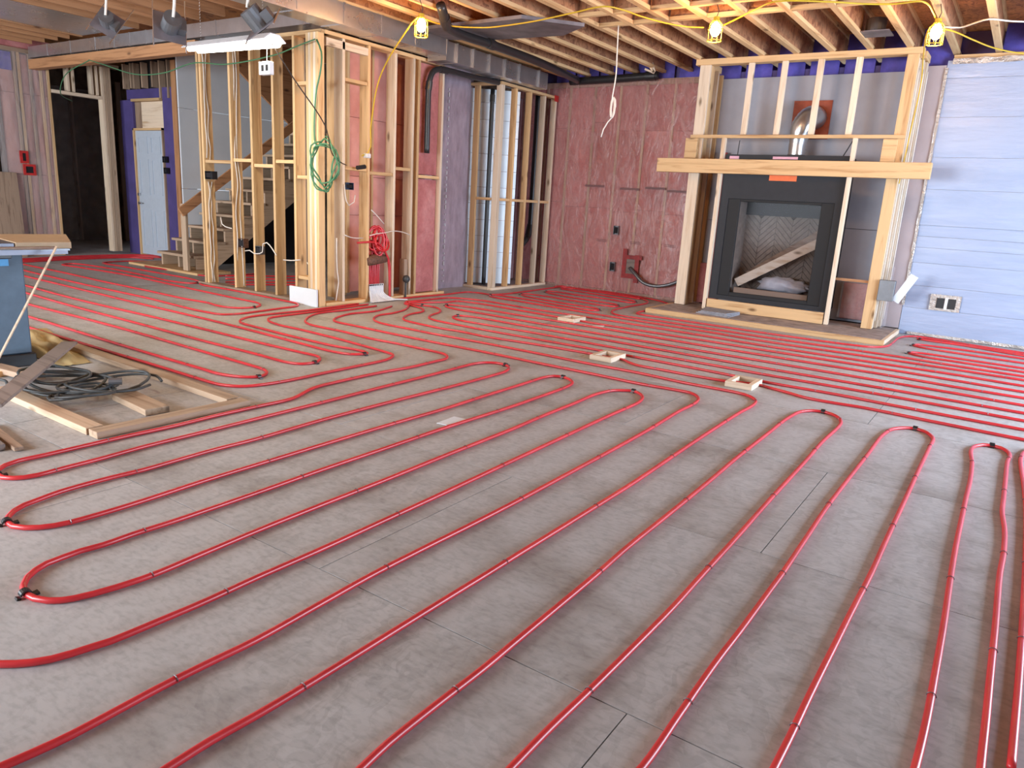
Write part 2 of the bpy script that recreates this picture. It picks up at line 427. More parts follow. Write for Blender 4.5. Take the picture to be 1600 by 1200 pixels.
for i, x in enumerate(PX):
    bx('stud', 'worn_lumber_z', wf, x-.019, YW-.006, .038, x+.019, YW+.14, 3.05)
    if i+1 < len(PX):
        zs = [0.04, random.choice((1.28, 1.24, 1.34)), random.uniform(2.4, 2.55), 3.05]
        for a, b_ in zip(zs, zs[1:]): batt(wf, x+.0195, PX[i+1]-.0195, a+.002, b_-.002, YW+.012, bulge=.016)
for i in range(7):                                   # foam at the joist ends above the wall
    x = -6.33+.406*i
    def fn(u, v, x=x): return (x-.16+.33*u, YW+.02-.03*math.sin(PI*u)*math.sin(PI*v)+.01*noise.noise(Vector((u*5+x*9, v*4, 1))), 3.13+.37*v)
    MB().quadgrid(fn, 6, 5).obj('foam_plug', 'purple_foam', wf, smooth=True)
bx('rim_board', 'purple_wrap', wf, -7.6, YW+.08, 3.13, 3.6, YW+.14, ZD)
def sheet(name, mat, par, x0, x1, z0, z1, y, axis='y', amp=0.012, nu=30, nv=26):
    sd = random.random()*30
    def fn(u, v):
        a = x0+(x1-x0)*u; z = z0+(z1-z0)*v
        d = amp*noise.noise(Vector((a*3+sd, z*2.2, sd)))
        return (a, y+d, z) if axis == 'y' else (y+d, a, z)
    return MB().quadgrid(fn, nu, nv).obj(name, mat, par, smooth=True)
sheet('vapour_barrier', 'clear_poly', wf, -7.3, -3.5, 0.0, 3.12, YW-.035)
# printed marks, tape patch
for px in [(-6.844,10.370,0.733),(-5.433,10.370,0.779),(-4.866,10.370,0.784),(-4.307,10.370,0.782)]:
    mk = MB()
    for dz in (0, .022): mk.box(px[0]-.08, YW-.062, px[2]+dz, px[0]+.08, YW-.059, px[2]+dz+.008)
    mk.obj('printed_mark', 'faded_ink', wf)
for px in [(-5.624,10.370,1.591),(-5.023,10.370,1.567),(-4.611,10.370,1.592),(-4.259,10.370,1.561)]:
    bx('printed_band', 'faded_ink', wf, px[0]-.17, YW-.06, px[2], px[0]+.15, YW-.057, px[2]+.03)

# ------------------------------------------------------------------ foil wall right of the fireplace
YF = 10.12
wr = ST('wall_right', 'silver foil-faced insulation board wall catching bluish daylight, right of the fireplace')
zs = [0, .33, .60, .87, 1.05, 1.18, 1.31, 1.72, 2.08, 2.52, 2.94, 3.13]
for a, b_ in zip(zs, zs[1:]):
    sd = random.random()*20
    yo = 0.012 if abs(a-1.18) < .01 else random.uniform(-.001, .001)
    def fn(u, v, a=a, b_=b_, sd=sd, yo=yo):
        x = -1.10+4.68*u; e = min(1, 8*min(v, 1-v))
        return (x, YF+yo-.0012*e+.002*noise.noise(Vector((x*1.3+sd, v*2, sd))), a+.0015+(b_-a-.003)*v)
    MB().quadgrid(fn, 24, 5).obj('insulation_panel', 'silver_foil', wr, smooth=True)
bx('sheathing', 'gap_dark', wr, -3.7, YF+.10, 0, 3.6, YF+.22, 2.95)
bx('foil_backing', 'foil_tape', wr, -1.10, YF+.03, 0, 3.6, YF+.06, 3.12)
bx('top_plate', 'lumber_x', wr, -1.05, YF+.02, 3.13, 3.6, YF+.16, 3.19)
for k in range(12):
    x = -0.43+.406*k
    if x > 3.4: break
    def fn(u, v, x=x): return (x-.17+.34*u, YF+.10-.04*math.sin(PI*u)*math.sin(PI*v), 3.19+.31*v)
    MB().quadgrid(fn, 5, 4).obj('foam_plug', 'purple_foam', wr, smooth=True)
for k in range(7):                                   # joist bays above the chimney
    x = -3.67+.406*k
    def fn(u, v, x=x): return (x-.17+.34*u, YF+.085-.04*math.sin(PI*u)*math.sin(PI*v), 2.96+.54*v)
    MB().quadgrid(fn, 5, 4).obj('foam_plug', 'purple_foam', wr, smooth=True)
bx('rim_board', 'purple_wrap', wr, -3.72, YF+.10, 2.955, -1.10, YF+.14, 3.13)
tp = MB()
def fn(u, v): return (-1.115+.032*v+.005*noise.noise(Vector((u*18, v, 3))), YF-.02-.012*noise.noise(Vector((u*25, v*2, 5))), .35+2.7*u)
tp.quadgrid(fn, 60, 3).obj('foil_tape', 'foil_tape', wr, smooth=True)
def fn(u, v): return (-1.05+4.6*u, YF-.028-.02*noise.noise(Vector((u*34, v*2, 5))), 3.085+.06*v+.012*noise.noise(Vector((u*40, v, 2))))
MB().quadgrid(fn, 110, 3).obj('foil_tape', 'foil_tape', wr, smooth=True)
def fn(u, v): return (-1.0+4.5*u, YF-.02-.012*noise.noise(Vector((u*30, v*2, 7))), .005+.035*v)
MB().quadgrid(fn, 100, 2).obj('foil_tape', 'foil_tape', wr, smooth=True)

# grey foam board back and side of the chimney chase
bx('back_board', 'foam_grey', wr, -3.72, YF+.04, .062, -1.36, YF+.08, 1.21)
bx('back_board', 'foam_grey', wr, -3.72, YF+.04, 1.216, -1.36, YF+.08, 3.04)
bx('side_board', 'foam_pinkish', wr, -1.355, YF-.005, .062, -1.105, YF+.05, 3.08)

# ------------------------------------------------------------------ chimney framing
cf = ST('wall_chimney', 'open wooden stud framing around the black fireplace')
def stud(par, x0, y0, z0, x1, y1, z1, mat='lumber_z', name='stud'): return bx(name, mat, par, x0, y0, z0, x1, y1, z1, .002)
HZ = .065
stud(cf, -3.845, 9.64, HZ, -3.705, 9.68, 3.13, 'pale_lumber_z')
stud(cf, -3.845, 9.684, HZ, -3.805, 9.82, 3.13, 'pale_lumber_z')
stud(cf, -3.74, 9.684, HZ, -3.705, 9.80, 3.13)
stud(cf, -3.845, 9.93, HZ, -3.70, 9.97, 3.10, 'pale_lumber_z')
stud(cf, -3.845, 10.10, HZ, -3.70, 10.14, 3.08)
stud(cf, -1.455, 9.63, HZ, -1.335, 9.67, 3.13)
stud(cf, -1.375, 9.674, HZ, -1.337, 9.76, 3.10, 'pale_lumber_z')
stud(cf, -1.345, 9.80, HZ, -1.307, 9.90, 3.10, 'pale_lumber_z')
stud(cf, -1.325, 9.97, HZ, -1.287, 10.08, 3.10, 'pale_lumber_z')
bx('top_plate', 'lumber_x', cf, -3.90, 9.62, 3.13, -1.30, 9.76, 3.20, .002)
bx('side_plate', 'lumber_y', cf, -3.88, 9.764, 3.10, -3.74, 10.14, 3.18, .002)
bx('side_plate', 'lumber_y', cf, -1.40, 9.764, 3.105, -1.28, 10.10, 3.18, .002)
bx('header_plate', 'lumber_x', cf, -3.86, 9.60, 2.24, -1.33, 9.636, 2.28, .002)
bx('header_block', 'lumber_x', cf, -3.90, 9.55, 1.985, -3.74, 9.636, 2.235, .002)
bx('header_block', 'lumber_x', cf, -1.55, 9.60, 1.985, -1.40, 9.636, 2.235, .002)
for x in (-3.185, -2.70, -2.365, -1.945):
    if x == -2.70: x = -2.78
    stud(cf, x-.035, 9.64, 2.285, x+.035, 9.68, 3.13, 'pale_lumber_z')
# trim studs either side of the firebox
stud(cf, -3.40, 9.50, HZ, -3.355, 9.57, 2.235, 'pale_lumber_z', 'trim_stud')
stud(cf, -1.855, 9.50, HZ, -1.81, 9.57, 2.235, 'pale_lumber_z', 'trim_stud')
bx('base_board', 'lumber_x', cf, -3.34, 9.50, HZ, -1.87, 9.54, .205, .002)
bx('cross_stick', 'beam_x', cf, -1.83, 9.66, .60, -1.46, 9.68, .63)
for dx, yy in ((-.0, 9.626), (.07, 9.626)):
    pass
sheet('plastic_wrap', 'bag_poly', cf, -1.80, -1.42, .12, .62, 9.98, amp=.03, nu=10, nv=10)
batt(cf, -1.80, -1.46, .10, .55, 10.10, bulge=.04)
batt(cf, -3.70, -3.42, .07, .62, 10.08, bulge=.05)
bx('red_strip', 'red_tape_dull', cf, -3.55, 10.05, .45, -3.50, 10.07, 2.1)
sheet('corner_wrap', 'bag_poly', cf, 9.70, 10.08, .07, .80, -1.25, axis='x', amp=.02, nu=8, nv=12)
# white cables stapled up the right-hand posts
for k, (x, y_) in enumerate(((-1.331, 9.72), (-1.301, 9.85), (-1.281, 10.02))):
    pts = [(x+.006, y_, 3.0), (x+.008, y_+.01, 2.2), (x+.006, y_-.005, 1.4), (x+.007, y_+.005, .95), (x+.006, y_, .16)]
    pwire('cable', pts, .0065, 'white_wire', cf)

# ------------------------------------------------------------------ hearth
hp = T('hearth_platform', 'low wooden hearth platform with a dusty cement top under the fireplace', 'hearth', (-2.5, 9.4, 0))
bx('rim_board', 'lumber_x', hp, -3.92, 8.86, 0, -1.08, 8.90, .058, .002)
bx('rim_board', 'pale_lumber_y', hp, -1.12, 8.904, 0, -1.08, 10.05, .058, .002)
bx('rim_board', 'lumber_y', hp, -3.92, 8.904, 0, -3.88, 10.30, .058, .002)
bx('hearth_top', 'concrete_hearth', hp, -3.875, 8.91, .01, -1.125, 10.05, .060)
gs = T('cement_board_stack', 'small stack of grey cement board offcuts on the hearth, left of the firebox', 'stack', (-3.05, 9.25, .06))
for k in range(3):
    p = [(-3.30+.03*k, 9.03), (-2.86-.02*k, 8.97+.02*k), (-2.84, 9.36), (-3.36+.02*k, 9.46)]
    MB().prism([(a, b_, .061+.014*k) for a, b_ in p], (0, 0, .013)).obj('offcut', 'cement_grey', gs)

# ------------------------------------------------------------------ fireplace
fp = T('fireplace', 'black metal fireplace with a herringbone brick back, a board lying inside', 'fireplace', (-2.6, 9.9, .2))
F0, F1, FZ0, FZ1, FY = -3.345, -1.865, .21, 2.04, 9.56
fm = MB()
O = (-3.24, -1.95, .265, 1.50)
fm.box(F0, FY, FZ0, O[0], FY+.05, FZ1).box(O[1], FY, FZ0, F1, FY+.05, FZ1).box(O[0], FY, FZ0, O[1], FY+.05, O[2]).box(O[0], FY, O[3], O[1], FY+.05, FZ1)
fm.obj('surround', 'firebox_black', fp)
fr = MB(); w, w2, wt = .15, .15, .03
fr.box(O[0], FY+.012, O[2], O[0]+w, FY+.05, O[3]).box(O[1]-w2, FY+.012, O[2], O[1], FY+.05, O[3]).box(O[0]+w, FY+.012, O[2], O[1]-w2, FY+.05, O[2]+.05).box(O[0]+w, FY+.012, O[3]-wt, O[1]-w2, FY+.05, O[3])
fr.obj('frame', 'firebox_dark', fp, bevel=.004)
I = (O[0]+w, O[1]-w2, O[2]+.03, O[3]-.03); YB = FY+.44
bx('firebox_floor', 'firebox_dark', fp, I[0]-.04, FY+.05, I[2]-.03, I[1]+.04, YB+.03, I[2])
bx('firebox_top', 'firebox_dark', fp, I[0]-.04, FY+.05, I[3], I[1]+.04, YB+.03, I[3]+.02)
bx('firebox_side', 'fire_brick', fp, I[0]-.06, FY+.05, I[2], I[0]-.02, YB+.03, I[3])
bx('firebox_side', 'fire_brick', fp, I[1]+.02, FY+.05, I[2], I[1]+.06, YB+.03, I[3])
bx('casing', 'firebox_black', fp, F0+.02, FY+.05, FZ1-.04, F1-.02, YB+.05, FZ1)
bx('casing', 'firebox_black', fp, F0+.02, FY+.05, FZ0, F0+.05, YB+.05, FZ1-.04)
bx('casing', 'firebox_black', fp, F1-.05, FY+.05, FZ0, F1-.02, YB+.05, FZ1-.04)
bk = bx('fire_back', 'mortar', fp, I[0]-.03, YB, I[2], I[1]+.03, YB+.03, I[3])
bl, bw_ = .29, .054
proto = None
me_b = {}
for sgn in (1, -1):
    mbb = MB()
    vs = []
    hw, hh, sl_ = bl*math.cos(PI/4)/2-.002, bw_/math.cos(PI/4)/2-.004, sgn*bl*math.sin(PI/4)/2
    for yy in (-.012, .004):
        for px_, pz_ in ((-hw, -sl_-hh), (hw, sl_-hh), (hw, sl_+hh), (-hw, -sl_+hh)): vs.append(Vector((px_, yy, pz_)))
    mbb.add(vs, BOXF); me = bpy.data.meshes.new('brick'); me.from_pydata([tuple(v) for v in mbb.v], [], mbb.f); me.materials.append(MATS['fire_brick']); me_b[sgn] = me
# zigzag columns of slanted bricks
cw = bl*math.cos(PI/4); ncol = int((I[1]-I[0]+.06)/cw)+1
st_ = bw_/math.cos(PI/4)
for ci in range(ncol):
    sgn = -1 if ci % 2 == 0 else 1
    cx = I[0]-.03+cw*(ci+.5)
    if cx+cw/2 > I[1]+.045: break
    zz = I[2]+.05
    while zz < I[3]-.06:
        o = bpy.data.objects.new('brick', me_b[sgn]); COL.objects.link(o); o.parent = bk
        o.location = Vector((cx, YB-.001, zz)) - WORLD[fp.name]
        zz += st_
bx('fire_glass', 'fire_glass', fp, I[0]-.01, FY+.052, I[2]-.01, I[1]+.01, FY+.056, I[3]+.01)
bx('damper_shield', 'firebox_black', fp, I[0]-.02, YB-.05, I[3]-.16, I[1]+.02, YB-.02, I[3])
ol = bx('warning_label', 'orange_label', fp, -2.76, FY-.004, 1.735, -2.43, FY-.001, 1.80, label='orange warning label on the black surround')
bx('rating_label', 'pink_label', fp, -3.29, FY-.004, 1.985, -3.17, FY-.001, 2.02, label='pale pink label on the black top edge')
bx('rating_label', 'pink_label', fp, -2.75, FY-.004, 1.99, -2.45, FY-.001, 2.02, label='pale pink label on the black top edge')
for x, dx in ((-3.24, .01), (-1.98, .09)):
    MB().tube([(x, 9.7, 2.03), (x+dx*.5, 9.69, 2.12), (x+dx, 9.69, 2.22)], .006, 6).obj('bracket_rod', 'black_plastic', fp)
def loose(name, p, q, w, h, mat, label, cat, up=(0, 0, 1), bev=.002, ends=None):
    o = MB().bar(p, q, w, h, up).obj(name, mat, bevel=bev); return tag(o, label, cat)
loose('board', (-3.05, 9.72, I[2]+.14), (-2.12, 9.78, I[2]+.72), .11, .03, 'pale_lumber_x', 'pale wooden board slanting across the inside of the fireplace', 'board', up=(0, 1, .2))
loose('board', (-2.95, 9.86, I[2]+.24), (-2.12, 9.90, I[2]+.84), .11, .03, 'grey_lumber_x', 'darker board slanting behind the pale one inside the fireplace', 'board', up=(0, 1, .2))
loose('plank', (-3.05, 9.66, I[2]+.045), (-2.12, 9.66, I[2]+.04), .04, .08, 'grey_lumber_x', 'short plank lying along the fireplace floor', 'plank')
def blob(name, c, sx, sy, sz, mat, label, cat, seed, amp=.45):
    m = MB().sphere((0, 0, 0), 1, 20, 12); vs = []
    for v in m.v:
        v = Vector(v); n_ = noise.noise(v*2.1+Vector((seed, 0, 0)))*amp + noise.noise(v*5+Vector((seed, 3, 0)))*amp*.5
        v = v*(1+n_); vs.append((c[0]+v.x*sx, c[1]+v.y*sy, max(c[2]+v.z*sz, c[2]-sz*.9)))
    m.v = vs; o = m.obj(name, mat, smooth=True); return tag(o, label, cat)
blob('plastic_bag', (-2.48, 9.83, I[2]+.15), .30, .06, .10, 'white_bag', 'crumpled white plastic bag on the fireplace floor under the boards', 'bag', 4)
# flue
fz = T('flue_pipe', 'shiny flexible aluminium flue bending from the fireplace top into the wall', 'flue', (-2.5, 9.9, 2.04))
path = smooth_path([(-2.55, 9.84, 2.046), (-2.55, 9.84, 2.25), (-2.53, 9.85, 2.38), (-2.49, 9.91, 2.49), (-2.46, 10.02, 2.53), (-2.46, 10.13, 2.53)], .02)
MB().tube(path, [.100+.035*min(1, max(0, (p.z-2.2)/.2))+(.005 if i % 2 else 0) for i, p in enumerate(path)], 22).obj('flex_duct', 'flex_alu', fz, smooth=True)
bx('fire_stop', 'rust_plate', fz, -2.74, 10.135, 2.28, -2.28, 10.15, 2.74)

# mantel
mp_ = MB().box(-4.23, 9.46, 1.80, -1.0, 9.545, 1.975).obj('mantel_beam', 'lumber_x', bevel=.004)
tag(mp_, 'long pale wooden mantel beam nailed across the fireplace framing', 'mantel')

# ------------------------------------------------------------------ manifold stud wall (runs away from camera) and front stud wall
wm = ST('wall_manifold', 'bare two-by-six stud wall with the red pipe manifold, running back to the plastic-covered alcove')
XM = -6.55
ZT = 2.93
def studY(par, y0, mat='lumber_z', x0=XM-.14, x1=XM, w=.038, z0=.04, z1=ZT): return stud(par, x0, y0, z0, x1, y0+w, z1, mat)
bx('bottom_plate', 'lumber_y', wm, XM-.14, 5.80, 0, XM, 7.93, .038, .002)
for y_, mt in ((6.05, 'pale_lumber_z'), (6.44, 'lumber_z'), (6.88, 'pale_lumber_z'), (7.20, 'pale_lumber_z'), (7.30, 'lumber_z'), (7.76, 'pale_lumber_z')): studY(wm, y_, mt)
for y0, y1, z in ((6.095, 6.435, 1.55), (6.485, 6.875, 1.52), (6.925, 7.195, 1.60), (7.345, 7.755, 1.53), (6.095, 6.435, 2.50)):
    bx('fire_block', 'lumber_y', wm, XM-.13, y0, z, XM-.005, y1, z+.038, .002)
bx('header', 'pale_lumber_y', wm, XM-.05, 5.82, 2.82, XM, 6.44, 2.90, .002)
bx('top_plate', 'lumber_y', wm, XM-.14, 5.80, ZT, XM, 7.93, ZT+.04, .002)
batt(wm, 7.345, 7.755, .05, 1.52, XM-.06, axis='x'); batt(wm, 7.345, 7.755, 1.58, 2.92, XM-.06, axis='x')
bx('oak_block', 'grey_lumber_z', wm, XM-.10, 7.13, .04, XM-.02, 7.19, .5)
# corner post of five studs and the white bottom guard board
for k in range(5):
    stud(wm, -6.745+.039*k, 5.70, 0.0, -6.745+.039*k+.038, 5.79, ZT, 'pale_lumber_z' if k % 2 else 'lumber_z', 'post_stud')
bx('guard_board', 'white_board', wm, -7.03, 5.665, 0, -6.56, 5.685, .20)
# a second row of studs deeper in the mechanical room and its pink back
wb = ST('wall_mechanical', 'pink insulated wall with studs seen through the manifold framing')
XB = -8.05
for y_ in (7.6, 7.95, 8.4, 8.85):
    stud(wb, XB-.14, y_, .04, XB, y_+.038, 3.1, 'grey_lumber_z')
for y_ in (7.6, 7.95, 8.4):
    for a, b_ in ((.05, 1.25), (1.255, 2.45), (2.455, 3.1)): batt(wb, y_+.04, (7.95 if y_ == 7.6 else y_+.448), a, b_, XB-.04, axis='x', mat='rust_batt')
bx('sheathing', 'dark_sheathing', wb, XB-.2, 7.55, 0, XB-.15, 10.5, ZD)
for x, y_ in ((-7.35, 6.75), (-7.2, 6.55), (-7.55, 6.3)):
    stud(wb, x, y_, 0, x+.038, y_+.14, 3.1, 'lumber_z')
for y_ in (6.62, 7.03, 7.44):
    stud(wm, -7.22, y_, .04, -7.08, y_+.038, 3.1, 'lumber_z')
    for a, b_ in ((.05, 1.02), (1.025, 1.50), (1.505, 2.2), (2.205, 3.1)): batt(wm, y_+.04, y_+.408, a, b_, -7.10, axis='x', mat='salmon_batt')
stud(wm, -6.98, 6.20, .04, -6.84, 6.30, 3.05, 'lumber_z')
# front stud wall
wp = ST('wall_partition', 'bare stud wall with stapled white cables in front of the staircase')
YP = 5.75
bx('bottom_plate', 'grey_lumber_x', wp, -9.0, YP, 0, -6.76, YP+.14, .038, .002)
bx('top_plate', 'lumber_x', wp, -9.0, YP, ZT, -6.56, YP+.14, ZT+.04, .002)
for x, mt in ((-8.84, 'lumber_z'), (-8.78, 'lumber_z'), (-8.20, 'lumber_z'), (-7.80, 'lumber_z'), (-7.40, 'lumber_z'), (-7.03, 'lumber_z')):
    stud(wp, x, YP, .04, x+.038, YP+.14, ZT, mt)
stud(wp, -7.24, YP+.32, 0, -7.20, YP+.46, 3.0, 'grey_lumber_z'); stud(wp, -7.10, YP+.34, 0, -7.06, YP+.48, 3.0, 'grey_lumber_z')
for x0, x1, z in ((-8.735, -8.205, 1.56), (-8.155, -7.805, 1.585), (-7.755, -7.405, 1.53), (-7.355, -7.035, 1.585), (-6.985, -6.75, 1.42), (-6.985, -6.75, 2.42), (-6.985, -6.75, .28)):
    bx('fire_block', 'lumber_x', wp, x0, YP+.01, z, x1, YP+.12, z+.038, .002)

# electrical boxes on the studs
def ebox(x0, y0, z0, x1, y1, z1, mat, label, face='y'):
    t = T('electrical_box', label, 'electrical box', ((x0+x1)/2, (y0+y1)/2, z0))
    w = .004; m = MB()
    if face == 'y':
        m.box(x0, y0, z0, x0+w, y1, z1).box(x1-w, y0, z0, x1, y1, z1).box(x0+w, y0, z0, x1-w, y1, z0+w).box(x0+w, y0, z1-w, x1-w, y1, z1).box(x0+w, y1-w, z0+w, x1-w, y1, z1-w)
        m.obj('shell', mat, t)
        bx('device', 'dark_void', t, x0+.015, y0+.008, z0+.02, x1-.015, y1-.01, z1-.02)
    else:
        m.box(x0, y0, z0, x1, y0+w, z1).box(x0, y1-w, z0, x1, y1, z1).box(x0, y0+w, z0, x1, y1-w, z0+w).box(x0, y0+w, z1-w, x1, y1-w, z1).box(x0, y0+w, z0+w, x0+w, y1-w, z1-w)
        m.obj('shell', mat, t)
        bx('device', 'dark_void', t, x0+.01, y0+.015, z0+.02, x1-.008, y1-.015, z1-.02)
    return t
ebox(-8.735, YP-.005, 1.36, -8.58, YP+.07, 1.46, 'black_plastic', 'dark electrical box between the first two studs of the front stud wall')
ebox(-7.755, YP-.008, .50, -7.66, YP+.06, .60, 'steel_grey', 'steel electrical box low on the third stud of the front stud wall')
ebox(-8.155, YP+.03, .55, -8.03, YP+.10, .66, 'tape_brown', 'brownish electrical box low behind the second stud')
ebox(XM-.07, 6.10, 1.33, XM+.004, 6.22, 1.41, 'box_blue', 'dark blue electrical box beside the corner post', 'x')
ebox(-5.23, YW-.085, .90, -5.15, YW-.045, 1.03, 'steel_grey', 'upper dark electrical box on the pink wall')
ebox(-5.24, YW-.085, .34, -5.16, YW-.045, .48, 'steel_grey', 'lower dark electrical box on the pink wall beside the red tape')
for k, (nm, dx) in enumerate((('left', -.075), ('right', .045))): pass
ob = T('outlet_box', 'two-gang black outlet box cut into the silver foil wall', 'outlet', (-.66, YF-.02, .36))
fo = MB()
fo.box(-.82, YF-.026, .33, -.50, YF-.016, .52); fo.obj('foil_cutout', 'foil_tape', ob)
bx('gang', 'black_plastic', ob, -.75, YF-.034, .36, -.67, YF-.02, .48, .002); bx('gang', 'black_plastic', ob, -.63, YF-.034, .36, -.55, YF-.02, .48, .002)
bx('mud_ring', 'white_plastic', ob, -.665, YF-.036, .35, -.635, YF-.02, .49, .002)
sh = T('switch_box', 'grey metal box with a loose white flap on the chase corner, low right', 'electrical box', (-1.16, 9.72, .5))
bx('shell', 'steel_grey', sh, -1.33, 9.59, .42, -1.16, 9.68, .66, .003)
MB().bar((-1.14, 9.66, .42), (-.98, 9.62, .74), .09, .012, (0, 1, 0)).obj('flap', 'white_board', sh)

# red tape patch with cable bundle on the pink wall
rt = T('taped_opening', 'red taped square around a cable hole low on the pink wall', 'tape', (-4.93, YW-.06, .3))
yy = YW-.064
for (x0, z0, x1, z1) in ((-5.04, .26, -4.97, .70), (-4.83, .20, -4.76, .62), (-4.97, .55, -4.72, .61), (-5.04, .26, -4.76, .33)):
    bx('tape_strip', 'red_tape_dull', rt, x0, yy-.001*random.random()-.004, z0, x1, yy, z1)
bx('backing', 'old_board_x', rt, -4.97, yy+.002, .33, -4.83, yy+.006, .55)
wire('cable_bundle', [(-4.90, yy-.01, .42), (-4.80, yy-.06, .36), (-4.62, yy-.09, .23), (-4.40, yy-.08, .20), (-4.15, yy-.06, .27), (-3.90, yy-.08, .42)], .026, 'steel_grey', 'grey flexible conduit drooping from the red taped hole to the chimney post', n=8)
# red corner pieces on closet top
# ------------------------------------------------------------------ alcove behind clear plastic, corner chase framing
wa = ST('wall_alcove', 'recess wall covered in milky plastic sheeting between manifold wall and corner chase')
bx('sheathing', 'dark_sheathing', wa, -7.25, 7.9, 0, -7.2, 10.5, 3.49)
for a, b_ in ((0.04, 1.3), (1.305, 2.5), (2.505, 3.05)):
    batt(wa, 7.95, 8.38, a, b_, -7.04, axis='x', mat='mauve_batt'); batt(wa, 8.42, 8.90, a, b_, -7.04, axis='x', mat='mauve_batt')
stud(wa, -7.14, 8.385, .04, -7.0, 8.415, 3.05, 'grey_lumber_z')
sheet('vapour_barrier', 'milky_poly', wa, 7.93, 8.93, 0, 3.0, -6.96, axis='x', amp=.015, nu=14, nv=26)
m = MB()
for k in range(34): m.box(-6.955, 8.37, .1+k*.08, -6.935, 8.378, .1+k*.08+random.uniform(.015, .06))
o = m.obj('staple_line', 'white_plastic', wa); o['kind'] = 'stuff'
wc = ST('wall_chase', 'small corner chase framed in pale studs beside the pink wall')
XC = -6.40
bx('bottom_plate', 'pale_lumber_y', wc, XC-.09, 8.86, 0, XC, 10.36, .038, .002); bx('bottom_plate', 'pale_lumber_x', wc, -6.95, 8.86, 0, XC-.095, 8.95, .038, .002)
bx('top_plate', 'lumber_y', wc, XC-.09, 8.86, 2.88, XC, 10.36, 2.918, .002); bx('top_plate', 'lumber_x', wc, -6.95, 8.86, 2.88, XC-.095, 8.95, 2.918, .002)
for y_, mt in ((8.86, 'pale_lumber_z'), (9.22, 'lumber_z'), (9.60, 'lumber_z'), (9.99, 'pale_lumber_z'), (10.30, 'pale_lumber_z')):
    stud(wc, XC-.09, y_, .04, XC, y_+.038, 2.878, mt)
stud(wc, XC-.05, 8.90, .04, XC-.002, 8.94, 2.878, 'pale_lumber_z')
stud(wc, -6.88, 8.862, .04, -6.79, 8.90, 2.878, 'lumber_z')
for y0, y1 in ((8.95, 9.215), (9.262, 9.595), (9.642, 9.985), (10.032, 10.295)): bx('fire_block', 'lumber_y', wc, XC-.08, y0, 1.30, XC-.01, y1, 1.338, .002)
bx('fire_block', 'lumber_x', wc, -6.785, 8.87, 1.30, XC-.1, 8.90, 1.338, .002)
z = .05
while z < 2.9:
    MB().prism([(-7.04, 8.99, z), (-6.52, 9.50, z), (-6.54, 9.52, z), (-7.06, 9.01, z)], (0, 0, min(.235, 2.87-z))).obj('foil_board', 'foil_board', wc); z += .24
for a, b_ in ((.04, 1.3), (1.305, 2.9)): batt(wc, 9.55, 10.36, a, b_, -7.06, axis='x', mat='mauve_batt')
def pipe(name, pts, r, mat, label, n=14, hubs=()):
    t = T(name, label, 'pipe', pts[0])
    MB().tube(smooth_path(pts, .04), r, n).obj('tube', mat, t, smooth=True)
    for (a, b_) in hubs: MB().tube([a, b_], r*1.18, n).obj('hub', mat, t, smooth=False)
    return t
pipe('vent_pipe', [(-6.74, 9.10, .04), (-6.73, 9.09, 1.5), (-6.72, 9.08, 2.86)], .032, 'abs_black', 'thin black vent pipe standing inside the corner chase', hubs=(((-6.72, 9.08, 2.68), (-6.72, 9.08, 2.78)),))
pipe('drain_pipe', [(-6.62, 10.14, 2.95), (-6.62, 10.14, 1.6), (-6.62, 10.12, .85), (-6.63, 10.05, .72), (-6.66, 9.90, .60)], .045, 'abs_black', 'thick black drain pipe descending inside the corner chase', hubs=(((-6.62, 10.13, .95), (-6.625, 10.09, .78)),))
tc = T('red_tape_patch', 'red tape wrapped around the top right corner of the corner chase', 'tape', (XC, 10.3, 2.86))
m = MB().box(XC+.001, 10.26, 2.84, XC+.006, 10.37, 2.93); m.obj('strip', 'red_tape', tc); bx('strip', 'red_tape', tc, XC-.06, 10.24, 2.919, XC+.004, 10.36, 2.923)

# ------------------------------------------------------------------ ducts and drains under the joists
du = T('main_duct', 'long galvanised supply duct running along the manifold wall under the joists', 'duct', (-6.4, 6.4, 2.95))
bx('duct_body', 'galvanised', du, -6.54, 2.5, 2.985, -6.20, 7.4, 3.185)
bx('duct_body', 'galvanised', du, -6.52, 7.42, 2.93, -6.22, 9.75, 3.15)
for y_ in (3.2, 3.9, 4.6, 5.15, 5.75, 6.3, 6.85, 7.41, 7.62, 7.95, 8.3, 8.65, 9.0, 9.5): 
    bx('slip_joint', 'galvanised', du, -6.545, y_-.012, 2.98 if y_ < 7.42 else 2.926, -6.194, y_+.012, 3.19 if y_ < 7.42 else 3.155)
bx('bottom_lip', 'galvanised', du, -6.212, 2.5, 2.972, -6.192, 7.4, 2.99)
bd = T('branch_duct', 'flat grey sheet metal duct crossing under the joists', 'duct', (-5.2, 7.2, 3.15))
MB().prism([(-6.195, 7.45, 3.16), (-5.71, 7.62, 3.16), (-4.74, 7.70, 3.16), (-4.3, 7.40, 3.16), (-4.75, 6.86, 3.16), (-6.195, 6.9, 3.16)], (0, 0, .036)).obj('duct_body', 'galvanised_dull', bd)
hd = T('hall_duct', 'galvanised duct lying on the beam across the hall opening', 'duct', (-9.8, 5.85, 3.02))
bx('duct_body', 'galvanised', hd, -13.2, YP+.0, 3.03, -6.56, YP+.30, 3.19)
for x in (-12.6, -11.9, -11.2, -10.7, -10.3, -9.9, -9.3, -8.4, -7.5): bx('slip_joint', 'galvanised', hd, x-.012, YP-.005, 3.025, x+.012, YP+.305, 3.195)
bm_ = MB().box(-13.28, YP+.02, 2.875, -8.86, YP+.16, 3.015).obj('hall_beam', 'beam_x', bevel=.003)
tag(bm_, 'long brownish timber header beam over the hall opening', 'beam', kind='structure')
